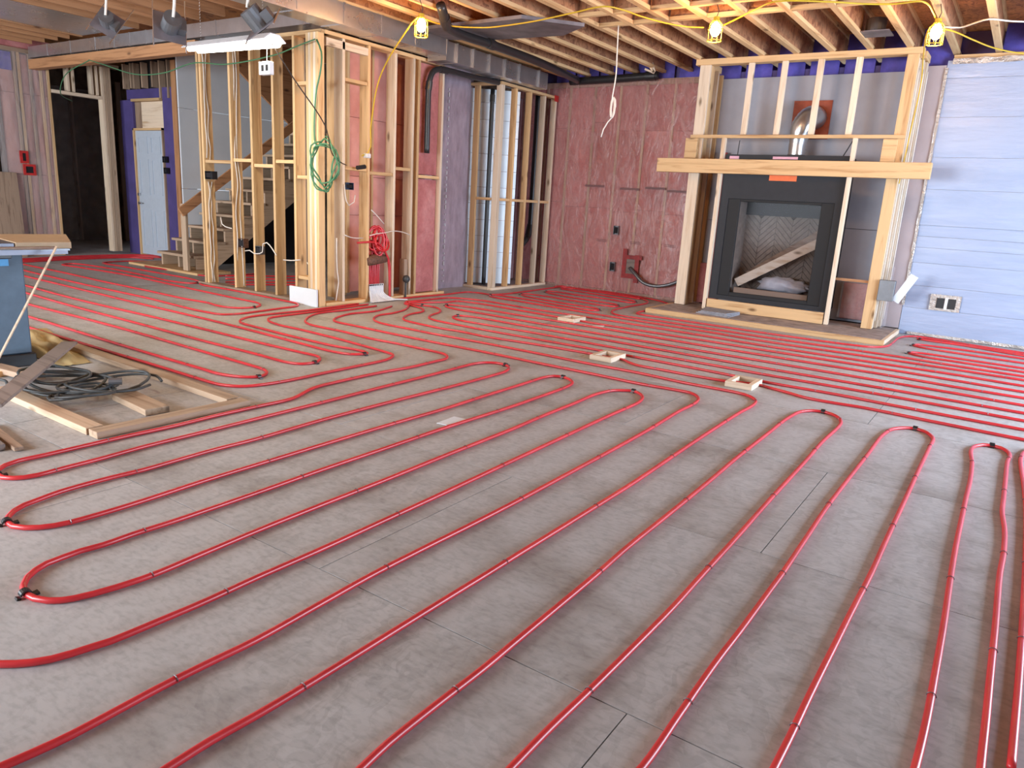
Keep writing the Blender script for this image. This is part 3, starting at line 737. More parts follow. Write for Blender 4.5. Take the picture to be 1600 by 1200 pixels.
lj = T('return_panel', 'grey sheet metal panning nailed between the joists at upper left', 'panel', (-10.2, 4.5, 3.2))
bx('pan', 'galvanised', lj, -11.415, 1.0, 3.215, -10.72, 5.69, 3.222)
bx('pan', 'galvanised', lj, -10.715, 1.0, 3.213, -10.005, 5.69, 3.220)
pipe('drain_pipe', [(-6.50, 7.43, 1.84), (-6.50, 7.43, 2.55), (-6.49, 7.44, 2.72), (-6.48, 7.50, 2.83), (-6.47, 7.64, 2.87), (-6.47, 8.3, 2.885), (-6.46, 9.3, 2.91)], .036, 'abs_black', 'black drain pipe with an elbow in front of the milky plastic alcove', hubs=(((-6.50, 7.43, 2.60), (-6.495, 7.44, 2.70)), ((-6.475, 7.62, 2.868), (-6.47, 7.75, 2.873))))
pipe('drain_pipe', [(-5.38, 6.30, 3.22), (-5.42, 6.40, 3.15), (-5.55, 6.60, 3.10), (-5.64, 6.95, 3.09), (-5.66, 7.6, 3.10), (-5.74, 8.8, 3.11), (-5.98, 10.2, 3.12)], .05, 'abs_black', 'thick black drain pipe slung under the joists beside the supply duct', hubs=(((-5.45, 6.45, 3.14), (-5.56, 6.62, 3.10)), ((-5.65, 7.5, 3.10), (-5.66, 7.62, 3.10))))
pipe('drain_pipe', [(-6.15, 10.29, 3.12), (-5.4, 10.29, 3.13), (-4.72, 10.29, 3.15)], .055, 'abs_black', 'black drain pipe running along the top of the pink wall', hubs=(((-4.9, 10.29, 3.147), (-4.75, 10.29, 3.149)),))
pb = T('pipe_bracket', 'pale V-shaped wooden bracket holding the black pipe above the pink wall', 'bracket', (-4.8, 10.2, 3.1))
MB().bar(*[(-4.837,10.000,3.356),(-4.650,10.000,3.140)], .025, .03).obj('leg', 'pale_lumber_x', pb); MB().bar(*[(-4.717,10.000,3.308),(-4.642,10.000,3.148)], .025, .03).obj('leg', 'pale_lumber_x', pb)
MB().bar(*[(-4.790,10.000,3.188),(-4.649,10.000,3.132)], .025, .025).obj('rail', 'pale_lumber_x', pb)

# ------------------------------------------------------------------ hall: left wall, door wall, stairs
XL = -13.3
wl = ST('wall_left', 'pink insulated stud wall at far left with an open doorway')
DY0, DY1 = 6.08, 6.88
def studX(y0, mat='grey_lumber_z', z0=.04, z1=3.1, w=.038, d=.14): return stud(wl, XL-d, y0, z0, XL, y0+w, z1, mat)
for y_, mt in ((3.4, 'grey_lumber_z'), (3.8, 'grey_lumber_z'), (4.2, 'grey_lumber_z'), (5.14, 'grey_lumber_z'), (5.30, 'old_board_z'), (5.56, 'grey_lumber_z'), (5.62, 'lumber_z'), (5.78, 'grey_lumber_z'), (5.93, 'lumber_z'), (6.035, 'lumber_z'), (6.885, 'pale_lumber_z'), (6.927, 'worn_lumber_z'), (6.969, 'worn_lumber_z'), (7.011, 'worn_lumber_z')): studX(y_, mt)
for y0, y1 in ((5.34, 5.555), (5.66, 5.775), (5.82, 5.925), (5.97, 6.03), (3.84, 4.195)):
    for a, b_ in ((.05, 1.28), (1.285, 2.5), (2.505, 3.08)): batt(wl, y0, y1, a, b_, XL-.03, axis='x', bulge=.015, mat='dusty_batt')
bx('bottom_plate', 'lumber_y', wl, XL-.14, 3.0, 0, XL, 6.075, .038)
bx('top_plate', 'grey_lumber_y', wl, XL-.14, 3.0, 3.1, XL, 7.2, 3.16)
bx('door_header', 'pale_lumber_y', wl, XL-.12, 6.08, 2.58, XL+.002, 6.88, 2.63, .002)
for y_ in (6.34, 6.42, 6.72, 6.80): stud(wl, XL-.12, y_, 2.635, XL-.002, y_+.038, 3.10, 'pale_lumber_z')
bx('sheathing', 'dark_sheathing', wl, XL-.2, 2.9, 0, XL-.15, 4.25, ZD)
bx('sheathing', 'dark_sheathing', wl, XL-.2, 5.14, 0, XL-.15, 6.07, ZD)
bx('sheathing', 'dark_sheathing', wl, XL-.2, 4.25, 0, XL-.15, 5.14, 1.25); bx('sheathing', 'dark_sheathing', wl, XL-.2, 4.25, 2.55, XL-.15, 5.14, ZD)
sheet('vapour_barrier', 'bag_poly', wl, 5.25, 6.03, 0.0, 3.1, XL+.012, axis='x', amp=.012, nu=12, nv=14)
bx('foam_plug', 'purple_foam', wl, XL-.12, 5.34, 2.82, XL+.012, 5.53, 3.08)
bx('frieze_batt', 'pink_batt', wl, XL-.1, 5.3, 3.16, XL+.1, 6.1, 3.30)
# dark room beyond the doorway
wd = ST('wall_beyond', 'dark unlit stud wall glimpsed through the far-left doorway')
bx('sheathing', 'dark_sheathing', wd, -16.4, 8.6, 0, -13.5, 8.7, ZD); bx('sheathing', 'dark_sheathing', wd, -16.5, 3.4, 0, -16.4, 8.7, ZD); bx('sheathing', 'dark_sheathing', wd, -16.4, 3.4, 0, -13.5, 3.45, ZD)
for x in (-16.3, -15.9, -15.5, -15.1, -14.7, -14.3, -13.9): stud(wd, x, 8.5, 0, x+.038, 8.598, 3.2, 'grey_lumber_z')
for y_ in (5.0, 5.4, 5.8, 6.2, 6.6, 7.0, 7.4, 7.8): stud(wd, -16.398, y_, 0, -16.30, y_+.038, 3.2, 'grey_lumber_z')
sheet('vapour_barrier', 'bag_poly', wd, 4.5, 8.5, 0, 3.0, -16.28, axis='x', amp=.02, nu=20, nv=14)
# window far left
wn = ST('window_1', 'small daylit window at the extreme left edge of the left wall')
for (y0, z0, y1, z1) in ((4.25, 1.25, 4.30, 2.55), (5.09, 1.25, 5.14, 2.55), (4.30, 1.25, 5.09, 1.30), (4.30, 2.50, 5.09, 2.55)): bx('window_frame', 'white_plastic', wn, XL-.16, y0, z0, XL-.05, y1, z1)
bx('pane', 'window_glass', wn, XL-.11, 4.30, 1.30, XL-.10, 5.09, 2.50)
# door wall
YD = 7.25
wh = ST('wall_hall', 'hall end wall with purple house wrap around the white door')
bx('sheathing', 'purple_wrap', wh, -13.45, YD+.02, 0, -13.065, YD+.06, 2.62); bx('sheathing', 'purple_wrap', wh, -12.145, YD+.02, 0, -11.45, YD+.06, 2.79)
bx('sheathing', 'purple_wrap', wh, -13.28, YD+.05, 2.632, -12.15, YD+.09, 2.79)
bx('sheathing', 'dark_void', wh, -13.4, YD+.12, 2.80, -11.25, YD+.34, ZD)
for x, mt in ((-13.28, 'grey_lumber_z'), (-13.05, 'grey_lumber_z'), (-12.70, 'grey_lumber_z'), (-12.40, 'grey_lumber_z'), (-12.18, 'grey_lumber_z'), (-11.95, 'grey_lumber_z'), (-12.95, 'grey_lumber_z')): stud(wh, x, YD-.01, 2.80 if x < -12.3 else 2.62, x+.038, YD+.095, 3.2, mt)
stud(wh, -11.60, YD-.15, 0, -11.47, YD-.03, 3.15, 'beam_z')
bx('door_header', 'lumber_x', wh, -13.06, YD-.01, 2.59, -12.19, YD+.095, 2.63)
bx('transom_board', 'pale_lumber_x', wh, -12.86, YD+.06, 2.16, -12.19, YD+.09, 2.585); bx('transom_board', 'grey_lumber_z', wh, -13.06, YD+.06, 2.16, -12.87, YD+.09, 2.585)
bx('door_frame', 'lumber_z', wh, -13.062, YD-.01, 0, -13.032, YD+.10, 2.155); bx('door_frame', 'grey_lumber_z', wh, -12.178, YD-.01, 0, -12.15, YD+.10, 2.155); bx('door_frame', 'lumber_x', wh, -13.062, YD-.01, 2.12, -12.15, YD+.10, 2.155)
dr = ST('door_1', 'closed white panelled steel door in the purple wrapped wall')
dm = MB().box(-13.03, YD+.02, .02, -12.18, YD+.06, 2.115); dm.obj('slab', 'door_white', dr)
for x0, x1 in ((-12.95, -12.66), (-12.56, -12.27)):
    for z0, z1 in ((.15, .80), (1.05, 1.65), (1.74, 2.02)):
        fr = MB(); t_ = .02
        fr.box(x0, YD+.008, z0, x1, YD+.02, z0+t_).box(x0, YD+.008, z1-t_, x1, YD+.02, z1).box(x0, YD+.008, z0+t_, x0+t_, YD+.02, z1-t_).box(x1-t_, YD+.008, z0+t_, x1, YD+.02, z1-t_)
        fr.obj('door_panel', 'door_white', dr)
for z in (1.05, .90):
    k_ = MB().tube([(-12.99, YD+.02, z), (-12.99, YD-.02, z)], .028, 12).obj('rosette' if z > 1 else 'handle', 'chrome', dr)
MB().tube([(-12.99, YD-.025, .90), (-12.88, YD-.03, .90)], .010, 8).obj('handle', 'chrome', dr)
ebox(-12.11, YD-.06, 1.60, -12.03, YD-.012, 1.70, 'black_plastic', 'upper dark switch box on the purple wall right of the white door')
ebox(-12.09, YD-.06, 1.42, -12.01, YD-.012, 1.52, 'black_plastic', 'lower dark switch box on the purple wall right of the white door')
# stair wall: white boards, stairs
XS = -11.20
ws = ST('wall_stair', 'white board wall beside the staircase')
for z0, z1 in ((0, 1.2), (1.205, 2.42), (2.425, 3.49)): bx('wall_board', 'white_board', ws, XS-.03, 6.97, z0, XS, 9.60, z1)
bx('end_board', 'dark_sheathing', ws, XS-.03, 9.62, 0, -8.3, 9.66, 3.49)
sf = T('stair_soffit', 'brown underside of the upper stair flight slanting behind the studs', 'stair', (-10.1, 7.8, 2.3))
MB().prism([(-10.14, 7.15, 3.08), (-10.14, 8.24, 2.30), (-10.14, 8.60, 2.30), (-10.14, 8.60, 3.45), (-10.14, 7.15, 3.45)], (-.04, 0, 0)).obj('soffit', 'beam_y', sf)
sr = T('staircase', 'rough wooden staircase with open risers climbing away behind the stud wall', 'stairs', (-10.6, 6.45, 0))
RISE, RUN = .20, .25
X0, X1 = -11.12, -10.12
for k in range(11):
    z = .245+RISE*k; y0 = 6.43+RUN*k
    bx('tread', 'worn_lumber_x', sr, X0, y0, z-.038, X1, y0+RUN+.035, z, .003)
for x in (X0+.03, (X0+X1)/2-.02, X1-.07):
    poly_ = []
    for k in range(11):
        y0 = 6.45+RUN*k+.03; poly_ += [(x, y0, .04 if k == 0 else .245+RISE*(k-1)-.0385), (x, y0, .245+RISE*k-.0385)]
    yl = 6.45+RUN*11
    poly_ += [(x, yl, .245+RISE*10-.0385), (x, yl, .245+RISE*9-.34), (x, 6.80, .04)]
    MB().prism(poly_, (.038, 0, 0)).obj('stringer', 'worn_lumber_y', sr)
MB().prism([(-10.72, 6.95, .04), (-10.72, 9.2, .04), (-10.72, 9.2, 1.80), (-10.72, 6.95, .10)], (.02, 0, 0)).obj('under_stair_shade', 'dark_void', sr)  # near-black sheet added in place of the shade below the flight
rl = T('stair_railing', 'sloping wooden guard rail with a newel post at the stair foot', 'railing', (-10.2, 6.38, 0))
stud(rl, -10.22, 6.30, .037, -10.10, 6.34, 1.0, 'worn_lumber_z', 'newel')
MB().bar((-10.08, 6.22, .88), (-10.08, 8.75, 2.62), .035, .13).obj('rail', 'beam_y', rl)
ps = T('stair_platform', 'thin wooden landing platform at the stair foot', 'platform', (-10.6, 6.5, 0))
bx('deck', 'lumber_x', ps, -11.62, 6.24, .0, -9.78, 6.80, .035, .003)

# ------------------------------------------------------------------ unseen sides of the room, with the daylight openings
ww = ST('wall_window', 'side wall with a wide patio opening, outside the picture')
bx('panel', 'room_panel', ww, 3.6, FY0, 0, 3.7, 4.05, ZD); bx('panel', 'room_panel', ww, 3.6, 8.75, 0, 3.7, 10.4, ZD); bx('panel', 'room_panel', ww, 3.6, 4.05, 2.42, 3.7, 8.75, ZD)
wq = ST('wall_rear', 'wall behind the camera with two wide windows, outside the picture')
for x0, x1, z0, z1 in ((FX0, -11.5, 0, ZD), (-11.5, -8.1, 0, .45), (-11.5, -8.1, 2.45, ZD), (-8.1, -6.9, 0, ZD), (-6.9, -3.5, 0, .45), (-6.9, -3.5, 2.45, ZD), (-3.5, 3.7, 0, ZD)): bx('panel', 'room_panel', wq, x0, FY0-.1, z0, x1, FY0, z1)

# ------------------------------------------------------------------ lamps
def cage_lamp(loc, label, tilt=0.0):
    x, y_, z = loc
    t = T('work_lamp', label, 'lamp', loc, 'caged work lamps strung under the joists')
    MB().tube([(x, y_, z+.10), (x, y_, z+.055)], [.028, .030], 12).obj('socket', 'yellow_cord', t)
    MB().sphere((x, y_, z-.01), .048, 16, 12, 1.3).obj('bulb', 'bulb_glow', t, smooth=True)
    c = MB()
    R1, R2 = .030, .066
    for k in range(8):
        a = 2*PI*k/8; ca, sa = math.cos(a), math.sin(a)
        c.tube([(x+R1*ca, y_+R1*sa, z+.07), (x+R2*.95*ca, y_+R2*.95*sa, z+.03), (x+R2*ca, y_+R2*sa, z-.02), (x+R2*ca, y_+R2*sa, z-.11)], .0035, 5)
    for zz, rr in ((z-.11, R2), (z-.01, R2), (z+.065, .033)):
        c.tube([(x+rr*math.cos(2*PI*k/20), y_+rr*math.sin(2*PI*k/20), zz) for k in range(21)], .0045, 6)
    c.obj('cage', 'yellow_cord', t, smooth=True)
    MB().tube([(x, y_, z+.10), (x+.015, y_, z+.15), (x, y_-.03, 3.205)], .004, 6).obj('hook', 'dark_wire', t, smooth=True)
    l = bpy.data.lights.new('bulb_light', 'POINT'); l.energy = 27; l.color = (1.0, .48, .14); l.shadow_soft_size = .05
    lo = bpy.data.objects.new('bulb_light', l); COL.objects.link(lo); lo.location = (x, y_, z-.085)
    return t
L1, L2, L3 = (-5.42, 6.06, 2.985), (-2.78, 7.24, 3.0), (-1.0, 7.93, 2.99)
cage_lamp(L1, 'caged work lamp nearest the galvanised duct, leftmost of the three')
cage_lamp(L2, 'caged work lamp above the left end of the fireplace framing')
cage_lamp(L3, 'caged work lamp by the silver foil wall, rightmost of the three')
# shop light
FYL = 4.5
sl = T('shop_light', 'lit fluorescent shop light hanging on chains at upper left', 'lamp', (-6.3, FYL, 2.55))
x0, x1, zt = -6.95, -5.72, 2.61
MB().prism([(x0, FYL-.12, 2.555), (x0, FYL-.05, zt), (x0, FYL+.05, zt), (x0, FYL+.12, 2.555), (x0, FYL+.115, 2.55), (x0, FYL+.045, zt-.01), (x0, FYL-.045, zt-.01), (x0, FYL-.115, 2.55)], (x1-x0, 0, 0)).obj('reflector', 'white_plastic', sl)
for dy in (-.05, .05): MB().tube([(x0+.02, FYL+dy, 2.555), (x1-.02, FYL+dy, 2.535)], .028, 12).obj('tube', 'tube_glow', sl, smooth=True)
for xx in (x0+.14, x1-.16):
    m = MB(); z = zt
    while z < 3.19:
        m.tube([(xx-.004, FYL, z), (xx+.004, FYL, z+.014), (xx-.004, FYL, z+.028)], .0018, 4); z += .026
    m.obj('chain', 'chrome', sl)
MB().tube([(-5.83, FYL, 2.53), (-5.84, FYL, 2.38)], .003, 5).obj('pull_cord', 'white_wire', sl)
ax_ = T('hanging_outlet', 'white square outlet box dangling under the shop light', 'outlet', (-5.85, FYL, 2.28))
bx('shell', 'white_plastic', ax_, -5.93, FYL-.02, 2.28, -5.78, FYL+.03, 2.39, .004)
for x in (-5.89, -5.83): bx('socket_slot', 'dark_void', ax_, x, FYL-.023, 2.31, x+.03, FYL-.02, 2.36)
area('shop_light_glow', (-6.33, FYL, 2.5), (-6.33, FYL, 0), 1.1, .12, 14, (1.0, .90, .55))
# three pot lights dangling
def pot(loc, rot, label, sc=1.0):
    t = T('pot_light', label, 'light fixture', loc, 'recessed pot lights dangling on cables')
    M_ = Euler(rot).to_matrix(); c = Vector(loc)
    P = lambda a, b_, d: c + M_ @ (Vector((a, b_, d))*sc)
    m = MB(); h = .13
    for dz in (0, .012): pass
    vs = [P(a, b_, d) for d in (0, .008) for a, b_ in ((-h, -h), (h, -h), (h, h), (-h, h))]
    m.add(vs, BOXF); m.obj('mounting_plate', 'galvanised_dull', t)
    MB().tube([P(0, 0, .15), P(0, 0, .008)], .075*sc, 18).obj('can', 'steel_grey', t)
    MB().tube([P(0, 0, .0), P(0, 0, -.012)], [.062*sc, .066*sc], 18).obj('trim_ring', 'dark_void', t)
    for sgn in (-1, 1):
        MB().tube([P(sgn*h, -.20, .0), P(sgn*h, .30, .0)], .006*sc, 6).obj('bar_hanger', 'chrome', t)
    b2 = MB(); vs = [P(a, b_, d) for d in (.01, .09) for a, b_ in ((h-.09, -.05), (h-.01, -.05), (h-.01, .05), (h-.09, .05))]
    b2.add(vs, BOXF); b2.obj('junction_box', 'steel_grey', t)
    top = P(0, 0, .16); MB().tube(smooth_path([top, top+Vector((.01, .01, .12)), (top.x+.02, top.y+.03, 3.2)], .04), .012, 6).obj('supply_cable', 'white_wire', t, smooth=True)
pot([(-7.905,4.200,2.799)][0], (1.2, .5, .8), 'dangling pot light seen from its side, beside the grey metal panning', .9)
pot([(-5.775,3.550,2.465)][0], (1.15, 0.1, 1.2), 'dangling pot light with a square plate facing the camera, left of the shop light', .9)
pot([(-5.235,4.000,2.522)][0], (.5, -.6, .5), 'dangling pot light directly above the right end of the shop light', 1.05)
# ceiling junction fixture between joists at right
cb = T('ceiling_fixture', 'small metal pot light fixture fixed between joists above the fireplace framing', 'light fixture', (-1.7, 8.9, 3.22))
MB().tube([(-1.70, 8.95, 3.36), (-1.70, 8.95, 3.23)], .10, 18).obj('can', 'steel_grey', cb); bx('mounting_plate', 'galvanised_dull', cb, -1.86, 8.80, 3.215, -1.54, 9.10, 3.225)

# ------------------------------------------------------------------ cords and cables
wire('extension_cord', [(-5.587,6.302,3.100),(-5.566,6.546,3.100),(-5.438,6.715,3.100),(-5.184,6.836,3.100),(-4.931,6.835,3.100),(-4.576,6.788,3.100),(-4.303,6.720,3.100),(-3.949,6.615,3.100),(-3.593,6.527,3.100),(-3.488,6.714,3.100),(-3.440,6.961,3.100),(-3.322,7.300,3.100),(-3.177,7.522,3.100),(-3.039,7.599,3.100)], .0075, 'yellow_cord', 'yellow extension cord swagged between the left and middle work lamps', 'cord', n=7)
wire('extension_cord', [(-2.884,7.626,3.100),(-2.645,7.386,3.100),(-2.381,7.111,3.100),(-2.129,6.913,3.100),(-1.725,7.093,3.100),(-1.500,7.246,3.100),(-1.266,7.337,3.100),(-1.073,7.327,3.100),(-1.028,7.742,3.100),(-1.041,8.337,3.100)], .0075, 'yellow_cord', 'yellow extension cord swagged between the middle and right work lamps', 'cord', n=7)
wire('extension_cord', [(-1.031,8.341,3.100),(-0.929,8.513,3.100),(-0.795,8.934,3.100),(-0.649,9.355,3.100),(-0.489,9.638,3.100),(-0.212,9.929,3.100)], .0075, 'yellow_cord', 'yellow extension cord leaving the right lamp towards the frame edge', 'cord', n=7)
wire('extension_cord', [(L1[0], L1[1], L1[2]+.1)] + [(-5.498,6.000,2.993)] + [(-6.12, 6.2, 2.55), (-6.42, 6.36, 2.05), (-6.46, 6.40, 1.83), (-6.48, 6.38, 1.76), (-6.50, 6.30, 1.72)], .0075, 'yellow_cord', 'yellow extension cord hanging from the left work lamp down to the stud wall', 'cord', n=7)
wire('extension_cord', [L3[:2]+(3.09,), (-1.12, 8.3, 3.07), (-1.24, 9.2, 3.02), (-1.27, 9.60, 2.8), (-1.29, 9.61, 2.3), (-1.31, 9.60, 1.75)], .0065, 'yellow_cord', 'yellow cord running from the right work lamp down the chimney post', 'cord')
wire('lamp_cable', [(-1.035,8.675,3.180),(-0.906,8.749,3.180),(-0.793,8.626,3.180),(-0.659,8.493,3.180),(-0.488,8.632,3.180),(-0.194,8.791,3.180)], .008, 'white_wire', 'white cable along the joists at upper right', 'cable')
hc = T('hanging_cable', 'white cable hanging from the joists in front of the pink wall, its end coiled', 'cable', (-4.02, 7.64, 2.07))
MB().tube(smooth_path([(-4.02, 7.64, 3.2), (-4.01, 7.64, 2.95), (-4.0, 7.64, 2.69), (-4.02, 7.64, 2.49), (-4.03, 7.65, 2.35), (-4.0, 7.64, 2.27), (-4.05, 7.64, 2.22), (-4.10, 7.64, 2.14), (-4.12, 7.64, 2.06)]), .007, 6).obj('cable', 'white_wire', hc, smooth=True)
cp = [(-4.015+.022*math.sin(t*.8)+.006*t*.1, 7.64+.014*math.cos(t*.8), 2.37+.11*math.cos(t*.8+.3)) for t in range(0, 34)]
MB().tube(smooth_path(cp, .03), .006, 6).obj('coil', 'white_wire', hc, smooth=True)
# green cord: coil on the post and the swag to the left
gc = T('cord_coil', 'green extension cord coil hanging on the corner post', 'cord', (-6.37, 5.64, 1.3))
pts = []
for t in range(0, 90):
    a = t*.28; rx, rz = .15+.035*math.sin(t*.31), .24+.05*math.cos(t*.23)
    pts.append((-6.38+rx*math.sin(a)*.9, 5.62+.035*math.cos(t*.9)+.05*math.sin(a), 1.58+rz*math.cos(a)))
MB().tube(smooth_path(pts, .04), .009, 6).obj('coil', 'green_cord', gc, smooth=True)
MB().tube(smooth_path([(-6.40, 5.66, 1.78), (-6.58, 5.68, 1.8), (-6.55, 5.67, 2.3), (-6.47, 5.67, 2.55), (-6.46, 5.67, 2.72), (-6.52, 5.66, 2.84)], .05), .010, 6).obj('lead', 'green_cord', gc, smooth=True)
wire('green_cord', [(-6.52, 5.64, 2.84), (-6.75, 5.64, 2.80), (-7.2, 5.64, 2.72), (-8.0, 5.6, 2.66), (-8.6, 5.58, 2.70), (-9.3, 5.6, 2.62), (-10.0, 5.62, 2.64), (-10.8, 5.64, 2.80), (-11.2, 5.65, 2.88)], .007, 'green_cord', 'green cord draped from the corner post across the front stud wall to the hall beam', 'cord')
wire('green_cord', [(-11.2, 5.66, 2.88), (-11.9, 5.66, 2.72), (-12.4, 5.8, 2.5), (-12.9, 6.2, 2.45)], .007, 'green_cord', 'green cord sagging from the hall beam into the dark doorway', 'cord')
wire('trailing_cord', [(-5.78, FYL, 2.55), (-5.85, 4.8, 2.3), (-6.0, 5.3, 1.95), (-6.25, 5.62, 1.70), (-6.42, 5.90, 1.62), (-6.5, 6.06, 1.60)], .006, 'dark_wire', 'thin dark cord running from the shop light to the corner post', 'cord')
# plug cluster at cord end
pg = T('plug_tap', 'white triple outlet tap where yellow and green cords meet', 'plug', (-6.46, 6.35, 1.70))
bx('tap', 'white_plastic', pg, -6.51, 6.33, 1.70, -6.45, 6.40, 1.75, .006); MB().tube([(-6.47, 6.20, 1.58), (-6.47, 6.32, 1.60)], .025, 10).obj('plug', 'black_plastic', pg)
# white cables stapled on studs
def stapled(x, z_top, z_bot, yoff, label, jig=.012, d=.02):
    n = 9; pts = []
    for k in range(n+1):
        z = z_top+(z_bot-z_top)*k/n; pts.append((x+random.uniform(-jig, jig), yoff+random.uniform(-jig, jig), z))
    return wire('stapled_cable', pts, .007, 'white_wire', label)
stapled(-8.732, 2.9, 1.62, YP+.03, 'white cable on the first stud of the front stud wall, nearer strand')
stapled(-8.732, 2.9, 1.60, YP+.07, 'white cable on the first stud of the front stud wall, farther strand')
stapled(-8.732, 1.33, .05, YP+.04, 'white cable dropping below the dark electrical box, nearer strand')
stapled(-8.730, 1.33, .05, YP+.075, 'white cable dropping below the dark electrical box, farther strand')
stapled(-8.153, 2.9, .05, YP+.04, 'white cable down the second stud of the front stud wall, nearer strand', .02)
stapled(-8.153, 2.9, .06, YP+.09, 'white cable down the second stud of the front stud wall, farther strand', .02)
wire('loose_cable', [(-8.426,5.740,0.898),(-8.405,5.740,0.820),(-8.340,5.740,0.793),(-8.209,5.740,0.778)], .007, 'white_wire', 'short white cable looping between the first two studs')
wire('loose_cable', [(-7.953,5.740,0.522),(-7.863,5.740,0.537),(-7.777,5.740,0.506),(-7.615,5.740,0.535),(-7.599,5.740,0.636),(-7.525,5.740,0.657),(-7.432,5.740,0.596),(-7.351,5.740,0.520)], .007, 'white_wire', 'white cable looping over the steel box to the fourth stud')
wire('loose_cable', [(-7.173,5.700,0.484),(-7.035,5.700,0.489),(-6.876,5.700,0.511)], .007, 'white_wire', 'short straight white cable between the fourth and fifth studs')
wire('loose_cable', [(-6.779,5.720,0.490),(-6.714,5.720,0.423),(-6.683,5.720,0.279),(-6.652,5.720,0.120)], .007, 'white_wire', 'white cable dangling left of the corner post near its foot')
wire('loose_cable', [(-6.530,5.942,0.783),(-6.530,5.941,0.579),(-6.530,5.951,0.394),(-6.530,5.970,0.281),(-6.530,5.950,0.170),(-6.530,5.930,0.059)], .007, 'white_wire', 'white cable down the side of the corner post foot')
wire('loose_cable', [(-6.530,6.058,1.387),(-6.530,6.088,1.203),(-6.530,6.128,1.154),(-6.530,6.208,1.192),(-6.530,6.227,1.273)], .006, 'white_wire', 'white cable loop under the dark blue box beside the corner post')
wire('loose_cable', [(-6.530,6.059,0.819),(-6.530,6.159,0.789),(-6.530,6.261,0.780),(-6.530,6.355,0.780)], .006, 'white_wire', 'white cable sagging between manifold wall studs at knee height')
wire('loose_cable', [(-6.530,6.488,1.111),(-6.530,6.597,1.038),(-6.530,6.708,0.947)], .006, 'white_wire', 'thin white cable slanting across the manifold bay')
wire('loose_cable', [(-6.530,6.471,0.809),(-6.530,6.600,0.831),(-6.530,6.710,0.839),(-6.530,6.880,0.862),(-6.530,7.055,0.846),(-6.530,7.176,0.813)], .006, 'white_wire', 'white cable crossing above the red pipe bundle')

# ------------------------------------------------------------------ manifold bundle of red pipe
mb = T('manifold_bundle', 'bundle of red pipe rising from the floor in the stud bay, tied with brown tape', 'pipe bundle', (XM, 6.6, 0))
for k in range(8):
    y_ = 6.50+.028*k
    MB().tube(smooth_path([(XM-.05, y_, .12), (XM-.05, y_, .35), (XM-.06-.01*(k % 3), y_+.005*(k-3), .6), (XM-.06, y_, .75)], .05), .0125, 8).obj('riser', 'red_pex', mb, smooth=True)
for k in range(7):
    c = Vector((XM-.05+.012*k, 6.56+.02*k, .72+.02*(k % 3))); pts = []
    ry, rz = .07+.02*(k % 4), .10+.04*((k*2) % 3)
    for t in range(15):
        a = 2*PI*t/14+.6*k; pts.append((c.x+.03*math.sin(a+.5*k), c.y+ry*math.cos(a), c.z+rz*math.sin(a)))
    MB().tube(smooth_path(pts, .03), .0125, 8).obj('loop', 'red_pex', mb, smooth=True)
MB().tube(smooth_path([(XM-.02, 6.30, .72), (XM+.01, 6.45, .73), (XM+.01, 6.62, .71), (XM+.01, 6.75, .60), (XM+.01, 6.83, .45), (XM+.01, 6.84, .20), (XM+.01, 6.84, .02)], .04), .0125, 8).obj('outlet_pipe', 'red_pex', mb, smooth=True)
MB().tube(smooth_path([(XM-.0, 6.62, .68), (XM+.02, 6.74, .60), (XM+.02, 6.80, .45), (XM+.02, 6.82, .20), (XM+.02, 6.82, .02)], .04), .0125, 8).obj('outlet_pipe', 'red_pex', mb, smooth=True)
MB().tube([(XM-.02, 6.45, .49), (XM-.02, 6.55, .51), (XM-.02, 6.70, .52), (XM-.02, 6.78, .52)], [.05, .068, .06, .05], 12).obj('tape_wrap', 'tape_brown', mb, smooth=True)
bg_ = T('bend_guard', 'white plastic pipe guard flaring onto the floor below the red bundle', 'guard', (XM+.05, 6.6, 0))
def fn(u, v):
    y_ = 6.47+.25*u; x = XM-.02+.03; z = .205*(1-v)
    fl_ = max(0, (v-.45)/.55); s = 1+.35*fl_**2
    y2 = 6.595+(y_-6.595)*s + .10*fl_**2*(1 if u > .5 else -.3)
    return (x+.12*fl_**2+.006*math.cos(u*PI*16), y2, max(.012, z+.012))
MB().quadgrid(fn, 48, 14).obj('sheet', 'white_plastic', bg_, smooth=True)
for k in range(8): bx('notch', 'dark_void', bg_, XM+.012, 6.485+.029*k, .196, XM+.02, 6.497+.029*k, .214)
MB().bar((XM+.05, 6.80, .02), (XM+.16, 7.0, .012), .05, .012).obj('tail', 'white_plastic', bg_)
MB().tube(smooth_path([(XM+.10, 6.42, .012), (XM+.06, 6.46, .05), (XM+.02, 6.48, .14)], .02), .014, 8).obj('leg', 'white_plastic', bg_, smooth=True)
sv = T('shutoff_valve', 'dark valve on a thin stem at the foot of the manifold wall', 'valve', (XM, 7.1, 0))
MB().tube([(XM+.02, 7.12, .0), (XM+.02, 7.12, .20)], .012, 8).obj('stem', 'black_plastic', sv); MB().sphere((XM+.02, 7.13, .25), .05, 14, 10).obj('valve_body', 'grey_hose', sv, smooth=True)

